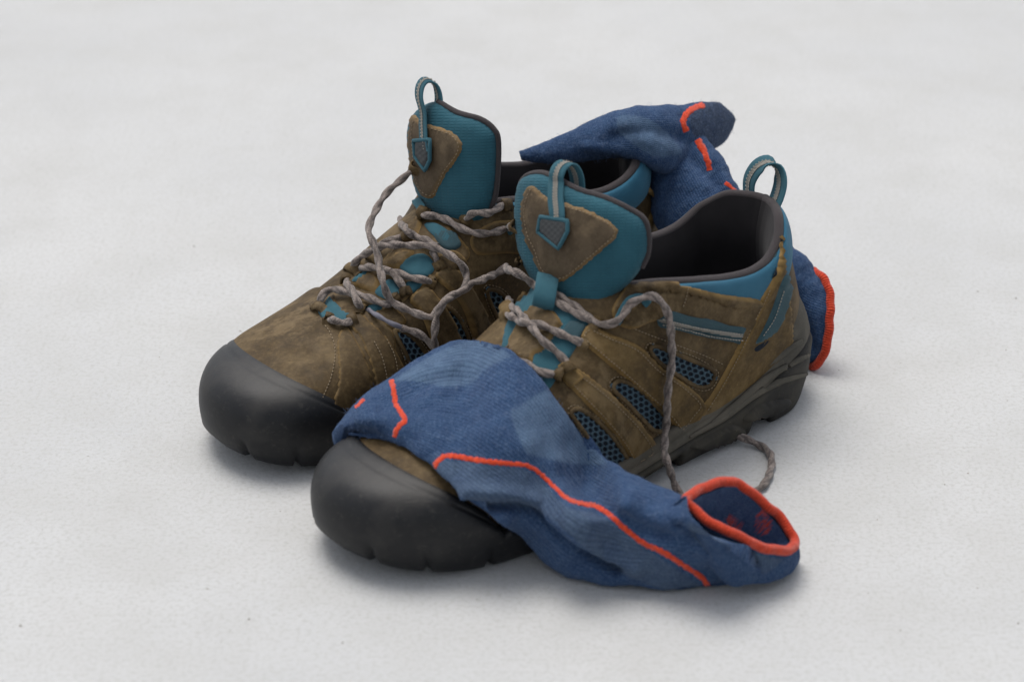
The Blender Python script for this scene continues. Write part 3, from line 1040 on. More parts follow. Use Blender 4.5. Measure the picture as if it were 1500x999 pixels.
patch('woven_band', ws, [(970, 467), (1030, 480), (1088, 490), (1086, 496), (1030, 487), (968, 473)], .0005, M['stripe'], wb, edge=1.5, step=3)
st2 = Stitches()
for o in (-3.5, 4.5): st2.line([(970, 470+o), (1030, 484+o), (1088, 493+o)], ws, .0009, 4.0, 3.0, .00038)
hw = patch('heel_webbing', hs_, [(1107, 503), (1120, 498), (1141, 482), (1156, 445), (1161, 424), (1153, 402), (1144, 415), (1130, 455), (1118, 482)], .0012, M['teal_dull'], fe, off=.0004, edge=2, step=4)
st2.line([(1118, 492), (1135, 465), (1148, 425)], Surf([chunk(hw)]), .0003)
patch('slot', hs_, [(1105, 512), (1112, 505), (1126, 499), (1122, 506), (1110, 515)], .0002, M['mesh_back'], fe, off=.0004, edge=1, step=4)
patch('webbing_end', hs_, [(1123, 398), (1130, 376), (1138, 366), (1136, 385), (1128, 400)], .0008, M['teal_dull'], fe, off=.001, edge=1, step=4)
patch('slot', hs_, [(1125, 408), (1128, 396), (1136, 392), (1138, 401), (1131, 408)], .0002, M['mesh_back'], fe, off=.0014, edge=1, step=3)
# throat: teal gusset with leather pieces
patch('gusset', fs, [(752, 446), (764, 418), (790, 410), (815, 436), (863, 468), (852, 498), (829, 533), (806, 570), (786, 560), (758, 545), (735, 520), (738, 482)], .0010, M['teal'], fe, edge=3, step=5)
gs = Surf([chunk(bpy.data.objects['gusset']), chunk(bpy.data.objects['upper'])])
tp = patch('throat_patch', gs, [(777, 449), (793, 446), (812, 456), (824, 474), (818, 482), (797, 512), (783, 520), (779, 532), (764, 530), (743, 514), (753, 479)], .0020, M['leather'], fe, edge=4, step=4)
st.line([(824, 474), (818, 482), (797, 512), (783, 520)], Surf([chunk(tp)]), .0002)
patch('eyestay_tab', gs, [(834, 470), (858, 476), (846, 500), (822, 493)], .0013, M['teal_dull'], fe, edge=3, step=4)
# eyelet stays at the top of the straps
for p in ([(831, 529), (814, 545), (838, 571), (857, 552)],):
    patch('strap_end', Surf([chunk(o) for o in bpy.data.objects if o.name.startswith('side_strap')]), p, .0012, M['leather_tan'], fe, edge=3, step=3, smoothed=False)

# moulded relief on the side of the heel
SW = Surf([chunk(o) for o in fe.children if o.name.startswith(('outsole', 'midsole'))])
patch('sole_block', SW, [(1088, 614), (1112, 592), (1144, 584), (1158, 585), (1152, 596), (1136, 606), (1116, 613), (1098, 617)], .0028, M['sole'], fe, edge=5, step=4)
patch('sole_block', SW, [(1010, 653), (1040, 635), (1072, 621), (1092, 630), (1084, 640), (1060, 651), (1028, 660)], .0026, M['sole'], fe, edge=5, step=4)
for ln in ([(1010, 640), (1060, 612), (1100, 582), (1140, 560), (1182, 548)], [(1040, 622), (1080, 590), (1120, 556), (1160, 532), (1186, 520)], [(1090, 560), (1120, 535), (1150, 515), (1176, 498)]):
    C = path_px(ln, SW, lift=.0003, step=3)
    tube('sole_rib', [p for p, n in C], .0022, M['midsole'], fe, seg=8, flat=.55, normals=[n for p, n in C], taper=lambda q: .35+.65*math.sin(math.pi*min(max(q, 0), 1))**.5)
# tongue
g = tongue_guide(None, None, FRONT, (.157, .0, .080), (.80, -.60, 0), math.radians(10))
F_TONGUE = [(764, 265), (783, 254), (806, 257), (848, 278), (887, 290), (921, 306), (943, 321), (950, 343), (949, 371), (937, 396), (921, 416), (895, 440), (872, 470), (845, 478), (815, 455), (790, 425), (770, 388), (760, 355), (757, 304)]
ft, ftl = make_tongue(FRONT, fe, g, F_TONGUE, [(760, 292), (765, 265), (783, 254), (806, 257), (848, 278), (887, 290), (921, 306), (943, 321), (950, 343), (949, 371), (940, 392)],
    [(772, 276), (783, 272), (803, 289), (839, 300), (865, 309), (898, 328), (906, 343), (887, 363), (862, 385), (842, 402), (823, 413), (803, 411), (789, 397), (778, 369), (766, 341), (763, 304)],
    [(820, 330, 's'), (819, 312, 's'), (817, 290, 's'), (816, 270, 's'), (817, 256, -.001), (820, 245, .000), (826, 240, .002), (831, 245, .004), (834, 260, .006), (834, 280, .007), (833, 300, .006)], .0084,
    [(796, 318), (835, 324), (835, 339), (822, 363), (793, 339)])

# heel pull loop
def heel_loop(sh, parent, px, base, w=.0120):
    pts = []
    for (x, y, k) in px:
        b = sh.w(*base); dd = (b-CAM).dot(FW)+k
        rr = ray(x, y); pts.append(CAM+rr*(dd/rr.dot(FW)))
    return loop_strap('heel_loop', pts, [sh.l*.9+sh.d*.3]*len(pts), w, M['teal'], parent)
heel_loop(FRONT, fe, [(1099, 306, .006), (1097, 286, .006), (1098, 264, .004), (1109, 246, .0), (1125, 239, -.004), (1138, 247, -.006), (1143, 266, -.008), (1138, 289, -.008), (1127, 310, -.007), (1121, 326, -.005)], (.016, .0, .112))
st.build(fe, M['thread']); st2.build(fe, M['thread_pale'])

# ---- rear (right) shoe
re_, rs, rall = start(REAR, 'right brown leather hiking shoe behind, its vamp bare and laces loose')
re_upper = [o for o in re_.children if o.name.startswith('upper')][0]
st = Stitches()
vamp = zone('vamp_overlay', REAR, re_, M['leather'], Fn([(0, .232), (.3, .220), (.6, .212), (.85, .214), (1, .222)]), .0022, t0=.06)
st.line([(470, 588), (485, 552), (491, 515), (484, 488), (470, 470)], Surf([chunk(vamp)]), .0003)
R_STRAPS = [
    [(508, 474), (528, 460), (546, 474), (566, 494), (580, 514), (592, 540), (598, 575), (570, 620), (553, 600), (545, 560), (538, 530), (526, 500)],
    [(600, 440), (624, 420), (646, 440), (664, 470), (676, 500), (684, 540), (650, 570), (640, 530), (628, 490), (614, 458)],
    [(636, 405), (660, 388), (690, 418), (708, 450), (722, 490), (730, 530), (700, 540), (690, 490), (676, 450), (655, 424)],
]
for p in R_STRAPS + [[(494, 500), (510, 482), (526, 503), (540, 535), (547, 570), (546, 608), (512, 628), (482, 602), (493, 555)]]: patch('side_strap', rs, p, .0030, M['leather'], re_, edge=3, step=4, wav=.15)
R_WIN = [
    [(578, 486), (598, 490), (616, 508), (632, 536), (636, 570), (622, 580), (606, 556), (594, 520)],
    [(650, 450), (668, 462), (684, 494), (690, 530), (678, 540), (668, 510), (656, 478)],
    [(712, 428), (728, 426), (742, 440), (752, 470), (744, 486), (728, 466)],
]
for p in R_WIN: window(re_, rs, p, st)
sr = Surf([chunk(o) for o in re_.children if o.name.startswith('side_strap')])
st.line([(548, 500), (560, 525), (567, 560), (566, 600)], sr, .0003)
st.line([(566, 497), (578, 522), (585, 560)], sr, .0003)
patch('quarter_panel', rs, [(688, 352), (706, 332), (740, 322), (800, 330), (860, 345), (930, 360), (925, 400), (860, 390), (800, 378), (745, 372), (700, 374)], .0017, M['leather'], re_, edge=4, step=5)
patch('heel_counter', rs, [(962, 285), (978, 275), (986, 300), (992, 340), (960, 385), (900, 430), (900, 400), (940, 340)], .0021, M['leather_tan'], re_, edge=4, step=5)
patch('gusset', rs, [(470, 452), (478, 432), (498, 416), (530, 398), (560, 380), (590, 345), (615, 315), (640, 318), (672, 345), (690, 372), (672, 392), (640, 408), (622, 420), (600, 436), (578, 452), (545, 462), (520, 484), (496, 486), (478, 472)], .0012, M['leather'], re_, edge=3, step=5)
rg = Surf([chunk([o for o in re_.children if o.name.startswith('gusset')][0]), chunk(re_upper)])
for p in ([(518, 416), (540, 400), (556, 408), (550, 428), (530, 424)],
          [(566, 386), (584, 370), (608, 368), (590, 390), (574, 396)], [(548, 460), (572, 448), (596, 470), (574, 484), (556, 474)],
          [(600, 436), (622, 420), (640, 436), (630, 454), (612, 452)], [(586, 352), (604, 326), (614, 318), (618, 330), (606, 352)],
          [(640, 378), (664, 366), (684, 384), (664, 404), (650, 394)]):
    patch('throat_patch', rg, p, .0022, M['leather'], re_, edge=4, step=4)
for p in ([(474, 450), (483, 434), (492, 444), (505, 456), (522, 462), (512, 478), (488, 478)], [(586, 392), (600, 377), (618, 372), (630, 378), (637, 392), (628, 404), (606, 406)],
          [(596, 414), (618, 414), (612, 424), (600, 432)], [(550, 430), (560, 416), (574, 410), (588, 430), (572, 440)], [(516, 412), (526, 402), (538, 398), (530, 412)], [(536, 450), (556, 446), (560, 456), (546, 462)],
          [(622, 330), (640, 328), (664, 346), (660, 360), (640, 350)]):
    patch('teal_panel', rg, p, .0006, M['teal'], re_, off=.0008, edge=2, step=4)
patch('lace_loop', rg, [(462, 455), (474, 447), (492, 463), (482, 474)], .0018, M['teal'], re_, off=.001, edge=3, step=3, smoothed=False)
patch('lace_loop', rg, [(607, 300), (622, 293), (632, 308), (618, 322)], .0022, M['teal'], re_, off=.002, edge=3, step=3, smoothed=False)
patch('eyestay_tab', rg, [(634, 342), (664, 338), (676, 360), (654, 368)], .0014, M['teal_dull'], re_, edge=3, step=4)
g = tongue_guide(None, None, REAR, (.157, .0, .080), (.72, -.69, 0), math.radians(8), bow=.02)
R_TONGUE = [(600, 193), (602, 226), (610, 274), (622, 297), (638, 315), (664, 335), (690, 338), (712, 318), (722, 293), (728, 257), (729, 207), (723, 190), (704, 176), (670, 166), (644, 150), (622, 154), (607, 170)]
rt, rtl = make_tongue(REAR, re_, g, R_TONGUE, [(642, 149), (670, 165), (704, 175), (723, 189), (730, 207), (729, 257), (724, 293), (712, 318)],
    [(606, 168), (622, 180), (637, 184), (664, 194), (677, 211), (673, 229), (653, 257), (634, 291), (614, 284), (604, 257), (598, 215), (599, 188)],
    [(626, 222, 's'), (624, 207, 's'), (622, 185, 's'), (619, 165, .0), (614, 142, .0), (614, 126, .001), (620, 118, .002), (628, 124, .004), (632, 140, .005), (632, 160, .005), (630, 182, .004)], .0078,
    [(611, 206), (634, 205), (634, 234), (627, 249), (613, 229)], Vector((.45, -.89, 0)))
st.build(re_, M['thread'])

# ------------------------------------------------------------------ laces
def kids(root):
    out = []
    for c in root.children:
        out.append(c); out += kids(c)
    return out
def whole(root):
    return Surf([chunk(o) for o in kids(root) if o.type == 'MESH' and not o.name.startswith(('stitching', 'lining', 'insole', 'mesh_weave'))])
FW_S, RW_S = whole(fe), whole(re_)
FW_S.slack = .022

LACE_R = .0018
def lace(surf, pts, parent, r=LACE_R, mat=None, name='lace', twist=.0108, tabs=True):
    """cord through points (px, py, lift): lift = height above what lies under it, None = hangs free,
    ('z', h) = at height h over the ground"""
    # cord ends dive under what they run into
    pts = [(x, y, -.0045 if (k in (0, len(pts)-1) and isinstance(l, (int, float)) and l < .0025) else l) for k, (x, y, l) in enumerate(pts)]
    D = []
    for q in pts:
        x, y, l = q
        if l is None: D.append(None); continue
        if isinstance(l, tuple):
            D.append((at_z(x, y, l[1])-CAM).length if l[0] == 'z' else l[1]); continue
        h = surf.px(x, y)
        D.append(None if h is None else (h[0]-CAM).length-(l+r)/max(.45, h[1].dot(-ray(x, y))))
    idx = [i for i, d in enumerate(D) if d is not None]
    P = []
    for i, (x, y, l) in enumerate(pts):
        d = D[i] if D[i] is not None else float(np.interp(i, idx, [D[k] for k in idx]))
        P.append(at_d(x, y, d))
    L = sum((P[i+1]-P[i]).length for i in range(len(P)-1))
    C = crom([tuple(p) for p in P], max(12, int(L/.0007)))
    # a small leather tab holds the cord wherever it dives under the eyestay
    if tabs:
        for k, k2 in ((0, 1), (len(pts)-1, len(pts)-2)):
            if pts[k][2] != -.0045: continue
            a, b = np.array(pts[k][:2], float), np.array(pts[k2][:2], float)
            t = (b-a)/(np.linalg.norm(b-a)+1e-9); n = np.array([-t[1], t[0]])
            C2, N2 = [], []
            for q in np.linspace(-1, 1, 13):
                h = surf.px(*(a+t*1.5+n*q*8.5))
                if h: C2.append(h[0]+h[1]*(.0032*math.cos(q*math.pi/2)-.0006)); N2.append(h[1])
            if len(C2) > 8 and max((C2[i+1]-C2[i]).length for i in range(len(C2)-1)) < .006:
                tube('eyelet_tab', C2, .0027, M['leather'], parent, seg=10, flat=.36, normals=N2)
    # slight unevenness of a well-worn cord
    ph = rnd.uniform(0, 6)
    C = [Vector(c)+Vector((math.sin(i*.13+ph), math.cos(i*.11+ph), math.sin(i*.17+ph)))*.00035 for i, c in enumerate(C)]
    return tube(name, C, r, mat or M['lace'], parent, seg=12, twist=twist, lobe=.21)

O = .0004
front_laces = [
    [(741, 391, .002), (752, 398, .002), (766, 407, .002), (782, 417, O), (800, 425, O), (815, 432, O), (830, 441, O), (846, 452, O), (860, 464, O), (872, 473, O), (892, 474, O), (906, 467, .001), (916, 455, .002), (922, 446, .002)],
    [(800, 436, O), (815, 443, O), (838, 454, O), (862, 467, .001), (874, 474, .0)],
    [(744, 440, .001), (750, 449, .002), (760, 459, .002), (777, 476, .002), (796, 499, .001), (815, 515, O), (827, 530, -.001), (832, 540, -.004)],
    [(740, 461, .001), (748, 464, .002), (758, 468, .002), (770, 472, .003), (793, 477, .001), (819, 488, .001), (846, 500, O), (856, 506, -.004)],
    [(740, 520, -.003), (756, 527, O), (777, 538, O), (796, 545, .001), (812, 547, O), (822, 548, -.004)],
]
for p in front_laces: lace(FW_S, p, fe)
# long free end: out of the top eyelet, over the side, down to the ground
lace(FW_S, [(914, 462, -.002), (922, 446, .001), (938, 438, .003), (955, 435, .004), (968, 444, .005), (978, 460, .004), (983, 480, .003), (984, 505, .003), (983, 530, .002), (980, 560, .002), (978, 590, .002), (975, 620, .002), (974, 648, .003), (977, 675, ('z', .022)), (984, 700, ('z', .010)), (996, 722, ('z', .004)),
            (1020, 742, ('z', .0022)), (1050, 748, ('z', .0022)), (1080, 740, ('z', .0022)), (1107, 719, ('z', .0022)), (1124, 702, ('z', .0022)), (1131, 680, ('z', .0022)), (1124, 660, ('z', .0024)), (1108, 648, ('z', .003)), (1085, 640, ('z', .005)), (1060, 634, ('z', .006))], fe)
# eyelet loops of webbing
kd0, kd1 = (FW_S.px(803, 402)[0]-CAM).length, (FW_S.px(794, 452)[0]-CAM).length
kp = [at_d(x, y, kd0+(kd1-kd0)*q-l) for (x, y, q, l) in ((803, 403, 0, .001), (802, 409, .12, .0045), (800, 420, .34, .0068), (798, 434, .62, .0068), (796, 445, .86, .0045), (795, 451, 1, .001))]
kw = [RT*.95-UP*.28+FRONT.l*.2]*6
ribbon('lace_keeper', kp, kw, .0108, .0012, M['teal'], fe)
for pts in ([(754, 416, .001), (745, 425, .003), (741, 438, .004), (743, 450, .004), (750, 462, .001)],):
    pp, nn = [], []
    for (x, y, l) in crom(pts, 24):
        h = FW_S.px(x, y)
        if h: pp.append(h[0]+h[1]*l); nn.append(h[1])
    tube('leather_loop', pp, .0036, M['leather_tan'], fe, seg=12, flat=.6, normals=nn)
for pts in ([(905, 470), (912, 455), (922, 441), (938, 437), (948, 446)],):
    C = path_px(pts, FW_S, lift=.0016, step=2)
    tube('eyelet_loop', [p for p, n in C], .0022, M['teal'], fe, seg=10, flat=.6, normals=[n for p, n in C])
BOTH = Surf([(FW_S.V, FW_S.F), (RW_S.V, RW_S.F)])
rear_laces = [
    [(616, 311, .001), (626, 315, .001), (640, 318, .001), (655, 324, .001), (671, 332, .001), (697, 341, .001), (717, 343, .001), (735, 337, .001), (746, 333, .001), (756, 332, -.003)],
    [(682, 326, .001), (688, 316, .003), (700, 312, .004), (717, 311, .003), (732, 304, .001), (744, 300, -.004)],
    [(609, 246, .002), (598, 254, None), (575, 275, None), (556, 298, None), (545, 318, None), (541, 338, None), (547, 356, .016), (552, 372, .012), (555, 390, .010), (562, 414, .006), (569, 432, .004), (578, 444, .003), (592, 453, .003), (606, 459, .003), (622, 463, .004), (635, 463, .005), (642, 454, .005), (652, 441, .005), (666, 431, .005), (680, 423, .006), (693, 414, .010), (708, 411, .012), (726, 400, .004), (741, 391, .003)],
    [(514, 396, .0), (519, 386, .003), (530, 374, .005), (545, 366, .006), (560, 361, .006), (580, 359, .006), (600, 359, .005), (624, 360, .004), (644, 365, .004), (660, 374, .004), (674, 387, .005), (682, 402, .006), (684, 416, .006), (676, 426, .007), (660, 434, .007), (648, 446, .007), (640, 460, .006), (638, 478, .006), (637, 496, .006), (638, 515, .004)],
    [(522, 394, .002), (536, 392, .002), (550, 394, .002), (565, 396, .002), (580, 398, .002), (600, 406, .001), (624, 411, .001), (634, 414, -.002)],
    [(572, 396, .004), (581, 406, .002), (588, 418, .001), (594, 430, 0)],
    [(466, 452, 0), (469, 440, .001), (476, 429, .002), (490, 424, .002), (512, 428, .002), (526, 432, .002), (540, 437, .002), (558, 444, .002), (570, 444, .002), (580, 438, 0)],
    [(506, 408, -.004), (511, 418, .002), (518, 432, .004), (525, 446, .003), (533, 453, .002)],
    [(588, 480, .003), (600, 484, .003), (614, 491, .003), (624, 499, .003), (634, 507, .004)],
    [(480, 467, 0), (488, 470, .001), (500, 472, .001), (512, 470, 0), (518, 468, -.002)],
    [(630, 362, .001), (638, 374, .001), (645, 390, 0)],
    [(586, 322, -.004), (594, 336, .002), (608, 346, .002), (624, 352, .002), (640, 360, .004)],
    [(546, 380, -.004), (556, 362, .002), (568, 351, .003), (582, 350, .002), (598, 346, .001)],
]
for p in rear_laces: lace(BOTH, p, re_)
lace(BOTH, [(531, 452, .002), (545, 458, .003), (560, 465, .003), (576, 474, .003), (592, 482, .003)], re_, r=.0012, mat=M['tip'], name='lace_tip', tabs=False)
C = path_px([(742, 338), (752, 331), (762, 330)], RW_S, lift=.001, step=2)
tube('eyelet_loop', [p for p, n in C], .0028, M['teal'], re_, seg=10, normals=[n for p, n in C])
# ------------------------------------------------------------------ socks
NAVY, MIDB, PALE, GREY = (.028, .059, .124), (.036, .070, .142), (.080, .130, .200), (.062, .092, .138)

def ray_near(x, y, surf, start=1.25):
    """point on the line of sight that passes closest to surf"""
    d = ray(x, y); p = CAM+d*start
    for _ in range(25):
        q, n = surf.near(p)
        p = CAM+d*(q-CAM).dot(d)
    return p

def bicubic(ctrl, nu, nv, close_v=True):
    """ctrl[i][j] -> dense grid; j runs round the tube"""
    rows = [uniform_ring(r, nv) for r in ctrl]
    out = np.zeros((nu, len(rows[0]), 3))
    # one shared parameter along the tube so that the grid stays regular
    mid = np.array([np.mean(r, axis=0) for r in rows])
    for j in range(len(rows[0])):
        P = np.array([r[j] for r in rows]); out[:, j] = resample(P, mid, nu)
    return out

def uniform_ring(pts, n):
    P = np.array([tuple(p) for p in pts]); m = len(P); out = []
    for k in range(n):
        s = k/n*m; i = int(s); t = s-i
        p0, p1, p2, p3 = P[(i-1) % m], P[i % m], P[(i+1) % m], P[(i+2) % m]
        out.append(0.5*((2*p1)+(-p0+p2)*t+(2*p0-5*p1+4*p2-p3)*t*t+(-p0+3*p1-3*p2+p3)*t**3))
    return np.array(out)

def resample(P, guide, n):
    L = np.concatenate([[0], np.cumsum(np.linalg.norm(np.diff(guide, axis=0), axis=1)+1e-6)])
    m = len(P); X = np.vstack([2*P[0]-P[1], P, 2*P[-1]-P[-2]])
    out = []
    for s in np.linspace(0, L[-1], n):
        i = min(max(int(np.searchsorted(L, s, side='right'))-1, 0), m-2)
        t = (s-L[i])/(L[i+1]-L[i]); p0, p1, p2, p3 = X[i:i+4]
        out.append(0.5*((2*p1)+(-p0+p2)*t+(2*p0-5*p1+4*p2-p3)*t*t+(-p0+3*p1-3*p2+p3)*t**3))
    return np.array(out)

def grid_normals(G):
    du = np.gradient(G, axis=0); dv = np.roll(G, -1, axis=1)-np.roll(G, 1, axis=1)
    N = np.cross(du, dv); N /= np.linalg.norm(N, axis=2)[:, :, None]+1e-12
    c = G.mean(axis=1, keepdims=True)
    if ((G-c)*N).sum() < 0: N = -N
    return N

def to_px(G):
    R = G-np.array(CAM); k = FPX/(R@np.array(FW))
    return np.stack([750+(R@np.array(RT))*k, 499.5-(R@np.array(UP))*k], -1)

def line_dist(X, line):
    A = np.array(crom(line, max(12, len(line)*6))); out = np.full(X.shape[:-1], 1e9)
    for k in range(len(A)-1):
        D = A[k+1]-A[k]; t = np.clip(((X-A[k])@D)/((D**2).sum()+1e-9), 0, 1)
        out = np.minimum(out, np.linalg.norm(X-(A[k]+t[..., None]*D), axis=-1))
    return out

def vnoise(P, scale, seed):
    """cheap smooth 3-D noise from rotated sines"""
    r = np.random.RandomState(seed); out = 0
    for o in range(5):
        k = r.normal(size=3); k /= np.linalg.norm(k)
        out = out+np.sin(P@k*scale*(1+.35*o)+r.uniform(0, 6.28))
    return out/5

def sock_mesh(name, G, parent, panels, folds, lumps=.0012, seed=3, close_end=(True, True), base=NAVY):
    N = grid_normals(G)
    X = to_px(G)
    vis = (N*(np.array(CAM)-G)).sum(-1) > 0          # folds are sculpted on the side they lie on
    D = np.zeros(G.shape[:2])
    for line, w, d in folds:
        D += np.where(vis, d*np.exp(-(line_dist(X, line)/w)**2), 0)
    D += lumps*vnoise(G, 210, seed)+lumps*.5*vnoise(G, 520, seed+1)
    D += .00012*vnoise(G, 1500, seed+2)
    G = G+N*D[..., None]
    G[..., 2] = np.maximum(G[..., 2], .0012)
    X = to_px(G)
    nu, nv = G.shape[:2]
    col = np.zeros((nu, nv, 4)); col[..., :3] = base; col[..., 3] = 1
    flat = X.reshape(-1, 2); cf = col.reshape(-1, 4); vf = vis.reshape(-1)
    jit = np.random.RandomState(5).normal(scale=2.0, size=flat.shape)
    for poly, c in panels:
        pp = poly_smooth(poly)
        m = inside(flat+jit, pp) & vf
        soft = np.clip(seg_dist(flat[m], pp)/4.0, 0, 1)[:, None] if m.any() else 0
        if m.any(): cf[m, :3] = cf[m, :3]*(1-soft)+np.array(c)*soft
    V = [tuple(p) for p in G.reshape(-1, 3)]
    F = grid_faces(nu, nv, False, True)
    if close_end[0]: F.append(tuple(range(nv)))
    if close_end[1]: F.append(tuple(range((nu-1)*nv, nu*nv))[::-1])
    ob = mesh_obj(name, V, F, M['sock'], parent)
    a = ob.data.color_attributes.new('knit', 'FLOAT_COLOR', 'POINT')
    a.data.foreach_set('color', col.reshape(-1))
    uu = np.concatenate([[0], np.cumsum(np.linalg.norm(np.diff(G.mean(axis=1), axis=0), axis=1))])
    uv = [(uu[i], j*.17/nv) for i in range(nu) for j in range(nv)]
    add_attrs(ob.data, None, uv)
    bm = bmesh.new(); bm.from_mesh(ob.data); bmesh.ops.recalc_face_normals(bm, faces=bm.faces); bm.to_mesh(ob.data); bm.free()
    ob.data.polygons.foreach_set('use_smooth', [True]*len(ob.data.polygons))
    return ob, G

def knit_stripe(sock_surf, line, w, parent, name='orange_stripe'):
    """knitted-in stripe: stepped edges, a hair proud of the cloth"""
    L = np.linalg.norm(np.diff(np.array(line, float), axis=0), axis=1).sum()
    C = crom(line, max(6, int(L/2.2)))
    T = np.gradient(C, axis=0); T /= np.linalg.norm(T, axis=1)[:, None]+1e-9
    Nn = np.stack([-T[:, 1], T[:, 0]], 1)
    V, F = [], []
    for i, (c, n) in enumerate(zip(C, Nn)):
        ww = (w(i/(len(C)-1)) if callable(w) else w)/2
        for k, (q, lf) in enumerate(((-1, -.0002), (-.92, .00014), (-.3, .0002), (.3, .0002), (.92, .00014), (1, -.0002))):
            j = rnd.uniform(-1.3, 1.3) if abs(q) > .5 else 0
            p = c+n*(q*ww+j)
            h = sock_surf.px(*p)
            if h is None: h = (sock_surf.near(at_d(*p, 1.25))[0], Vector((0, 0, 1)))
            V.append(h[0]+h[1]*lf)
    F = []
    for f in grid_faces(len(C), 6):
        q = [V[i] for i in f]
        if max((q[a]-q[(a+1) % 4]).length for a in range(4)) < .03: F.append(f)
    F = one_piece(F)
    used = sorted({i for f in F for i in f}); mp = {k: i for i, k in enumerate(used)}
    return mesh_obj(name, [V[i] for i in used], [tuple(mp[i] for i in f) for f in F], M['orange'], parent)

def fuzz(name, G, parent, n, seed, only_vis=True):
    """loose wool fibres standing off the cloth"""
    r = np.random.RandomState(seed); N = grid_normals(G); nu, nv = G.shape[:2]
    V, F = [], []
    for _ in range(n):
        i, j = r.randint(1, nu-1), r.randint(0, nv)
        p, m = G[i, j], N[i, j]
        if np.dot(m, np.array(CAM)-p) < -.02: continue
        d = m*.5+r.normal(size=3)*.7; d /= np.linalg.norm(d)
        s = r.normal(size=3); s = np.cross(d, s); s /= np.linalg.norm(s)+1e-9
        l = r.uniform(.0007, .0020); b = r.normal(size=3)*.35; w = .00005
        o = len(V); q0 = p; q1 = p+d*l*.5+b*l*.15; q2 = p+(d+b)*l
        for q in (q0, q1, q2): V += [q-s*w, q+s*w]
        F += [(o, o+1, o+3, o+2), (o+2, o+3, o+5, o+4)]
    mesh_obj(name, V, F, M['fuzz'], parent, kind='stuff')
M['fuzz'] = NT('wool_fibre').done((.10, .15, .26), .9)

# ---- sock lying over the front shoe
FS2 = whole(fe)
FSH = Surf([chunk(o) for o in fe.children if o.name.startswith(('upper', 'toe_cap', 'outsole', 'midsole'))])
s1 = bpy.data.objects.new('sock', None); link(s1)
s1.location = at_z(900, 800, 0); s1.empty_display_size = .03
s1['label'] = 'blue wool sock draped over the front shoe, its orange cuff open on the ground'
s1['category'] = 'sock'; s1['group'] = 'pair of blue socks'
def on_shoe(x, y, lift):
    h = FSH.px(x, y)
    p = h[0] if h is not None else ray_near(x, y, FSH)
    return p-ray(x, y)*lift
cols = []
# columns on the shoe: (row0 px, row4 px, lifts of rows 0..4)
ON = [
    ((500, 622), (512, 634), (.002, .003, .004, .004, .003)),
    ((524, 588), (548, 636), (.004, .012, .014, .010, .004)),
    ((560, 559), (574, 646), (.006, .018, .020, .012, .004)),
    ((600, 534), (602, 662), (.008, .020, .022, .013, .004)),
    ((650, 508), (636, 686), (.012, .018, .020, .014, .006)),
    ((694, 500), (668, 714), (.013, .014, .017, .016, .010)),
    ((740, 515), (700, 742), (.011, .010, .013, .017, .014)),
    ((786, 548), (736, 768), (.008, .008, .012, .018, .018)),
]
def under(R0):
    """where the hidden back edge of the cloth rests on the shoe"""
    q, n = FSH.near(R0-FRONT.l*.010+Vector((0, 0, .002))); return q+n*.002 if n.z > 0 else q
for ci, (a, b, lf) in enumerate(ON):
    a, b = np.array(a, float), np.array(b, float)
    p0 = on_shoe(*a, lf[0]); p4 = on_shoe(*b, lf[4])
    d0, d4 = (p0-CAM).length, (p4-CAM).length
    R = []
    for k in range(5):
        q = a+(b-a)*(k/4)
        d = d0+(d4-d0)*k/4-.014*math.sin(math.pi*k/4)*(.4 if ci == 0 else 1)
        h = FSH.px(*q)
        if h is not None and 0 < k < 4: d = min(d, (h[0]-CAM).length-.006)
        R.append(at_d(*q, d))
    U = []
    for k in (3, 2, 1):
        p, n = FSH.near(R[k]); U.append(p+(R[k]-p).normalized()*.0012)
    if ci < 6:
        back = R[0]-FRONT.l*.022+Vector((0, 0, -.016))
        q, n = FSH.near(back); nn = (back-q); back = q+(nn.normalized() if nn.length > 1e-5 else -FRONT.l)*.003
        mid = (R[0]+back)/2-FRONT.l*.006
    else:
        back = under(R[0]); mid = (R[0]*.6+back*.4)-FRONT.l*.003
    cols.append(R+U+[back, mid])
# columns leaving the shoe and lying on the ground: (row px, z) for rows 0..4
GR = [
    [((824, 603), 's', .006), ((812, 655), 's', .012), ((800, 705), 's', .022), ((788, 755), 's', .028), ((766, 790), 'z', .014)],
    [((868, 658), 's', .006), ((858, 705), 's', .018), ((846, 752), 'z', .044), ((834, 800), 'z', .022), ((808, 832), 'z', .005)],
    [((916, 691), 'z', .046), ((908, 730), 'z', .047), ((896, 770), 'z', .036), ((878, 818), 'z', .016), ((852, 850), 'z', .003)],
    [((956, 709), 'z', .043), ((950, 745), 'z', .043), ((940, 785), 'z', .032), ((926, 830), 'z', .014), ((908, 857), 'z', .003)],
    [((992, 722), 'z', .044), ((986, 755), 'z', .044), ((980, 792), 'z', .033), ((980, 835), 'z', .015), ((984, 862), 'z', .003)],
    [((1000, 728), 'z', .048), ((1004, 758), 'z', .046), ((1022, 800), 'z', .032), ((1048, 833), 'z', .014), ((1056, 852), 'z', .004)],
    [((1003, 731), 'z', .049), ((1014, 757), 'z', .046), ((1052, 794), 'z', .038), ((1100, 826), 'z', .020), ((1116, 834), 'z', .008)],
]
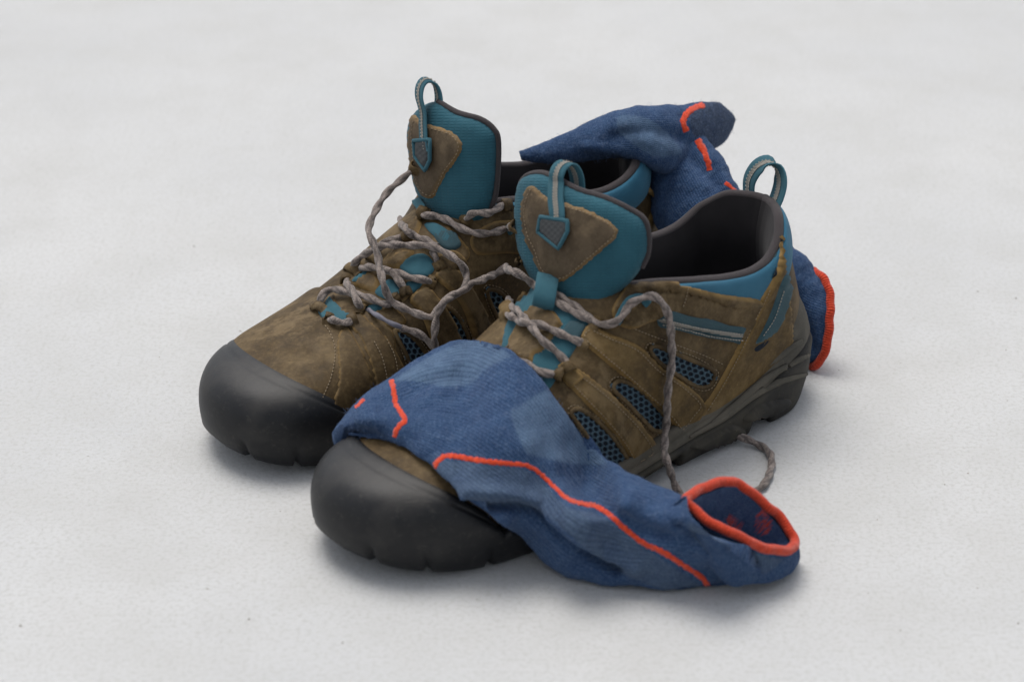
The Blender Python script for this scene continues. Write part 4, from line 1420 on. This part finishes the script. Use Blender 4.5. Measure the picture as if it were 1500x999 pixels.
for c in GR:
    R = []
    for (q, m, v) in c:
        R.append(at_z(*q, v) if m == 'z' else on_shoe(*q, v))
    w = (R[0]-R[4]); w.z = 0
    back = R[0]+w.normalized()*.012; back.z = max(.004, R[0].z*.35)
    bb = R[0]+w.normalized()*.010; f4 = R[4]+w.normalized()*.006
    U = [Vector((*(f4.lerp(bb, q)).xy, .0022)) for q in (.1, .42, .75)]
    back2 = R[0]+w.normalized()*.010; back2.z = R[0].z*.75
    if any(m == 's' for _, m, _ in c[:1]):
        back = under(R[0]); back2 = R[0]*.6+back*.4-FRONT.l*.002
        U = [FSH.near(p)[0].lerp(p, .06) if m == 's' else Vector((*f4.lerp(bb, q).xy, .0022)) for p, (_, m, _), q in ((R[3], c[3], .1), (R[2], c[2], .42), (R[1], c[1], .75))]
    cols.append(R+U+[back, back2])
# cuff: ring whose mouth opens upwards
CUFF = [((1003, 733), .047), ((1022, 752), .042), ((1066, 779), .036), ((1110, 799), .027), ((1150, 806), .019),
        ((1165, 790), .015), ((1140, 756), .024), ((1104, 724), .036), ((1074, 705), .044), ((1034, 715), .046)]
ring = [at_z(*q, z) for q, z in CUFF]
# the ring has ten points; resample every column to ten so that they match
def ten(c):
    return [Vector(v) for v in crom([tuple(p) for p in c], 10, True)]
low = []
for k, p in enumerate(ring):
    c = sum(ring, Vector())/len(ring)
    q = p+(p-c)*.03; q.z = max(p.z-.018, .003) if k in (0, 1, 8, 9) else max(.003, p.z*.25); low.append(q)
full = [list(c)+[] for c in cols]
full = [c if len(c) == 10 else c for c in full]
full.append(low if False else [low[0], low[1], low[2], low[3], low[4], low[5], low[6], low[7], low[8], low[9]])
full.append(ring)
G1 = bicubic(full, 420, 260)
folds1 = [
    ([(684, 738), (720, 741), (762, 742), (790, 756), (826, 788), (866, 814), (905, 834)], 8, -.0078),
    ([(690, 724), (740, 726), (784, 738), (824, 768), (872, 800), (930, 830)], 14, .0048),
    ([(880, 742), (930, 770), (985, 790), (1040, 804), (1090, 818)], 11, -.0035),
    ([(990, 770), (1020, 794), (1060, 812), (1105, 826)], 7, -.0040),
    ([(1030, 806), (1070, 828), (1110, 838)], 9, .0025),
    ([(820, 700), (860, 730), (900, 742)], 18, -.0015),
    ([(700, 640), (760, 650), (830, 690)], 26, .0018),
    ([(560, 600), (600, 590), (650, 600)], 24, -.0015),
    ([(575, 572), (640, 542), (690, 530)], 10, .0018),
    ([(560, 590), (610, 566), (680, 552)], 10, -.0014),
]
panels1 = [
    ([(572, 558), (640, 514), (700, 497), (750, 520), (724, 536), (706, 548), (692, 564), (650, 568), (600, 560)], PALE),
    ([(746, 604), (762, 592), (796, 570), (806, 572), (832, 604), (860, 644), (890, 676), (880, 682), (830, 680), (780, 668), (766, 660)], PALE),
    ([(634, 692), (655, 672), (772, 687), (830, 738), (886, 756), (960, 810), (1036, 864), (1000, 872), (920, 846), (850, 800), (790, 752), (735, 742), (688, 738)], GREY),
    ([(700, 742), (760, 752), (800, 782), (850, 826), (900, 858), (850, 868), (800, 830), (750, 786)], MIDB),
    ([(1010, 762), (1060, 790), (1130, 814), (1150, 816), (1120, 842), (1060, 826), (1015, 790)], GREY),
]
body1, G1d = sock_mesh('knit_tube', G1, s1, panels1, folds1, .0008, 3, (True, False))
SS1 = Surf([chunk(body1)])
knit_stripe(SS1, [(573, 556), (577, 575), (580, 592), (589, 606), (593, 616), (583, 626), (577, 640)], 7.6, s1)
knit_stripe(SS1, [(634, 690), (640, 677), (652, 668), (672, 669), (700, 674), (745, 679), (772, 682), (790, 692), (810, 711), (830, 729), (852, 737), (872, 741), (892, 753), (920, 778), (944, 796), (970, 808), (1000, 827), (1028, 846), (1040, 862)], lambda q: 7.8-2.2*math.exp(-((q-.40)/.12)**2), s1)
knit_stripe(SS1, [(520, 597), (527, 590), (533, 584)], 5, s1)
# orange bound cuff edge and the inside of the tube
rim = [Vector(v) for v in G1d[-1]]
rim_s = [Vector(v)+Vector((vnoise(np.array(v), 230, 31), vnoise(np.array(v), 260, 32), vnoise(np.array(v), 240, 33)))*.0011 for v in crom([tuple(v) for v in rim[::4]], 240, True)]
tube('cuff_edge', rim_s, .0024, M['orange_cuff'], s1, seg=10, closed=True, label='orange bound edge of the open cuff')
cen = sum(rim, Vector())/len(rim)
V = []
for k in range(14):
    q = k/13
    for v in rim:
        p = v+(cen-v)*(.10+.42*q**1.3); p.z = v.z-.002-(v.z-.006)*q*.92
        p += Vector((-.010*q, .004*q, 0))
        V.append(p+Vector((vnoise(np.array(p), 400, 5), vnoise(np.array(p), 380, 6), 0))*.0012*q)
F = grid_faces(14, len(rim), False, True)+[tuple(range(13*len(rim), 14*len(rim)))]
ins = mesh_obj('cuff_inside', V, F, M['sock'], s1)
a = ins.data.color_attributes.new('knit', 'FLOAT_COLOR', 'POINT')
rr = np.random.RandomState(2); cc = []
for p in V:
    x, y = project(p)
    hot = (math.hypot((x-1065)/22, (y-770)/12) < 1 or math.hypot((x-1118)/12, (y-765)/20) < 1) and rr.rand() < .55
    cc += [*((.60, .07, .03) if hot else (.045, .075, .15)), 1]
a.data.foreach_set('color', cc)
add_attrs(ins.data, None, [(i % len(rim)*.0007, i//len(rim)*.003) for i in range(len(V))])
fuzz('wool_fuzz', G1d, s1, 6000, 11)

# ---- sock hanging over the rear shoe's heel, its cuff down on the ground behind the front shoe
s2 = bpy.data.objects.new('sock', None); link(s2)
s2.location = at_z(1190, 520, 0); s2.empty_display_size = .03
s2['label'] = 'blue wool sock slung over the heel of the rear shoe, grey toe sticking out'
s2['category'] = 'sock'; s2['group'] = 'pair of blue socks'
def col_ring(e1, e2, th):
    """flattened tube section between two edge points, bulging th towards and away from the viewer"""
    c, h = (e1+e2)/2, (e1-e2)/2
    v = (c-CAM).normalized()
    return [c+h*math.cos(2*math.pi*k/10)-v*th*math.sin(2*math.pi*k/10)*(1 if k < 5 else .6) for k in range(10)]
def depth_pt(x, y, ref):
    r = ray(x, y); return CAM+r*((Vector(ref)-CAM).dot(FW)/r.dot(FW))
def rl(*p): return REAR.w(*p)
foot = [((760, 222), (764, 236), (.118, -.030, .10), .003), ((800, 207), (806, 240), (.100, -.026, .10), .007), ((841, 189), (850, 237), (.075, -.018, .10), .011),
        ((880, 170), (900, 232), (.050, -.004, .105), .016), ((924, 157), (936, 236), (.028, .016, .115), .020), ((962, 154), (972, 256), (.012, .024, .115), .021),
        ((1000, 153), (1004, 246), (-.004, .022, .11), .020), ((1030, 150), (1026, 226), (-.018, .018, .11), .017), ((1054, 151), (1047, 218), (-.030, .014, .105), .013), ((1072, 166), (1063, 206), (-.040, .010, .10), .008), ((1078, 175), (1073, 191), (-.044, .008, .10), .002)]
C2 = [col_ring(depth_pt(*a, rl(*r)), depth_pt(*b, rl(*r)), th) for a, b, r, th in foot]
G2 = bicubic(C2, 240, 140)
foot_ob, G2d = sock_mesh('foot', G2, s2, [
    ([(905, 168), (950, 172), (985, 200), (1000, 225), (960, 232), (930, 215), (905, 195)], PALE),
    ([(780, 225), (850, 205), (880, 190), (890, 215), (850, 232), (800, 232)], MIDB),
    ([(1012, 160), (1030, 148), (1060, 146), (1082, 172), (1060, 212), (1035, 222), (1014, 200), (1008, 178)], (.030, .040, .060))],
    [([(900, 200), (950, 190), (1000, 200)], 12, -.003), ([(860, 215), (920, 222), (960, 238)], 8, .0025), ([(1000, 170), (1004, 200), (1012, 220)], 8, -.0015)], .0006, 8)
leg = [((980, 170), (934, 238), .100, .012), ((1022, 194), (948, 268), .098, .014), ((1054, 226), (952, 310), .092, .015), ((1080, 272), (976, 345), .082, .015), ((1104, 310), (1050, 365), .068, .015),
       ((1142, 346), (1094, 405), .050, .015), ((1176, 372), (1124, 450), .036, .015), ((1194, 392), (1156, 506), .024, .014), ((1196, 398), (1190, 536), .016, .012)]
ref0 = rl(-.006, .030, .10)
gnd = at_z(1196, 500, .014)
C3 = []
for i, (a, b, z, th) in enumerate(leg):
    q = smooth(0, 6, i)
    ref = ref0.lerp(gnd, q)
    rg_ = col_ring(depth_pt(*a, ref), depth_pt(*b, ref), th)
    if i == len(leg)-1: rg_ = [p+RT*.0085*abs(math.sin(2*math.pi*k/10))*(1 if k < 5 else .2) for k, p in enumerate(rg_)]
    C3.append(rg_)
G3 = bicubic(C3, 220, 140)
G3[..., 2] = np.maximum(G3[..., 2], .002)
leg_ob, G3d = sock_mesh('leg', G3, s2, [([(985, 190), (1030, 215), (1060, 250), (1070, 280), (1020, 270), (990, 240)], MIDB)],
    [([(990, 215), (1030, 245), (1070, 290)], 12, -.003), ([(1160, 420), (1180, 470), (1190, 510)], 8, -.003)], .0011, 21, (True, False))
SS2 = Surf([chunk(foot_ob)]); SS3 = Surf([chunk(leg_ob)])
knit_stripe(SS2, [(1006, 193), (1001, 180), (1006, 167), (1018, 158), (1032, 154)], 9, s2)
knit_stripe(SS3, [(1021, 205), (1030, 220), (1036, 235), (1040, 250)], lambda q: 11-3*q, s2)
knit_stripe(SS3, [(1062, 268), (1070, 274), (1078, 282)], 6, s2)
rim2 = [Vector(v) for v in G3d[-1]]
rim2 = [Vector(v)+Vector((vnoise(np.array(v), 300, 41), vnoise(np.array(v), 330, 42), vnoise(np.array(v), 310, 43)))*.0012 for v in crom([tuple(v) for v in rim2[::4]], 160, True)]
tube('cuff_edge', rim2, .0025, M['orange_cuff'], s2, seg=10, closed=True)
fuzz('wool_fuzz', G2d, s2, 2500, 12)
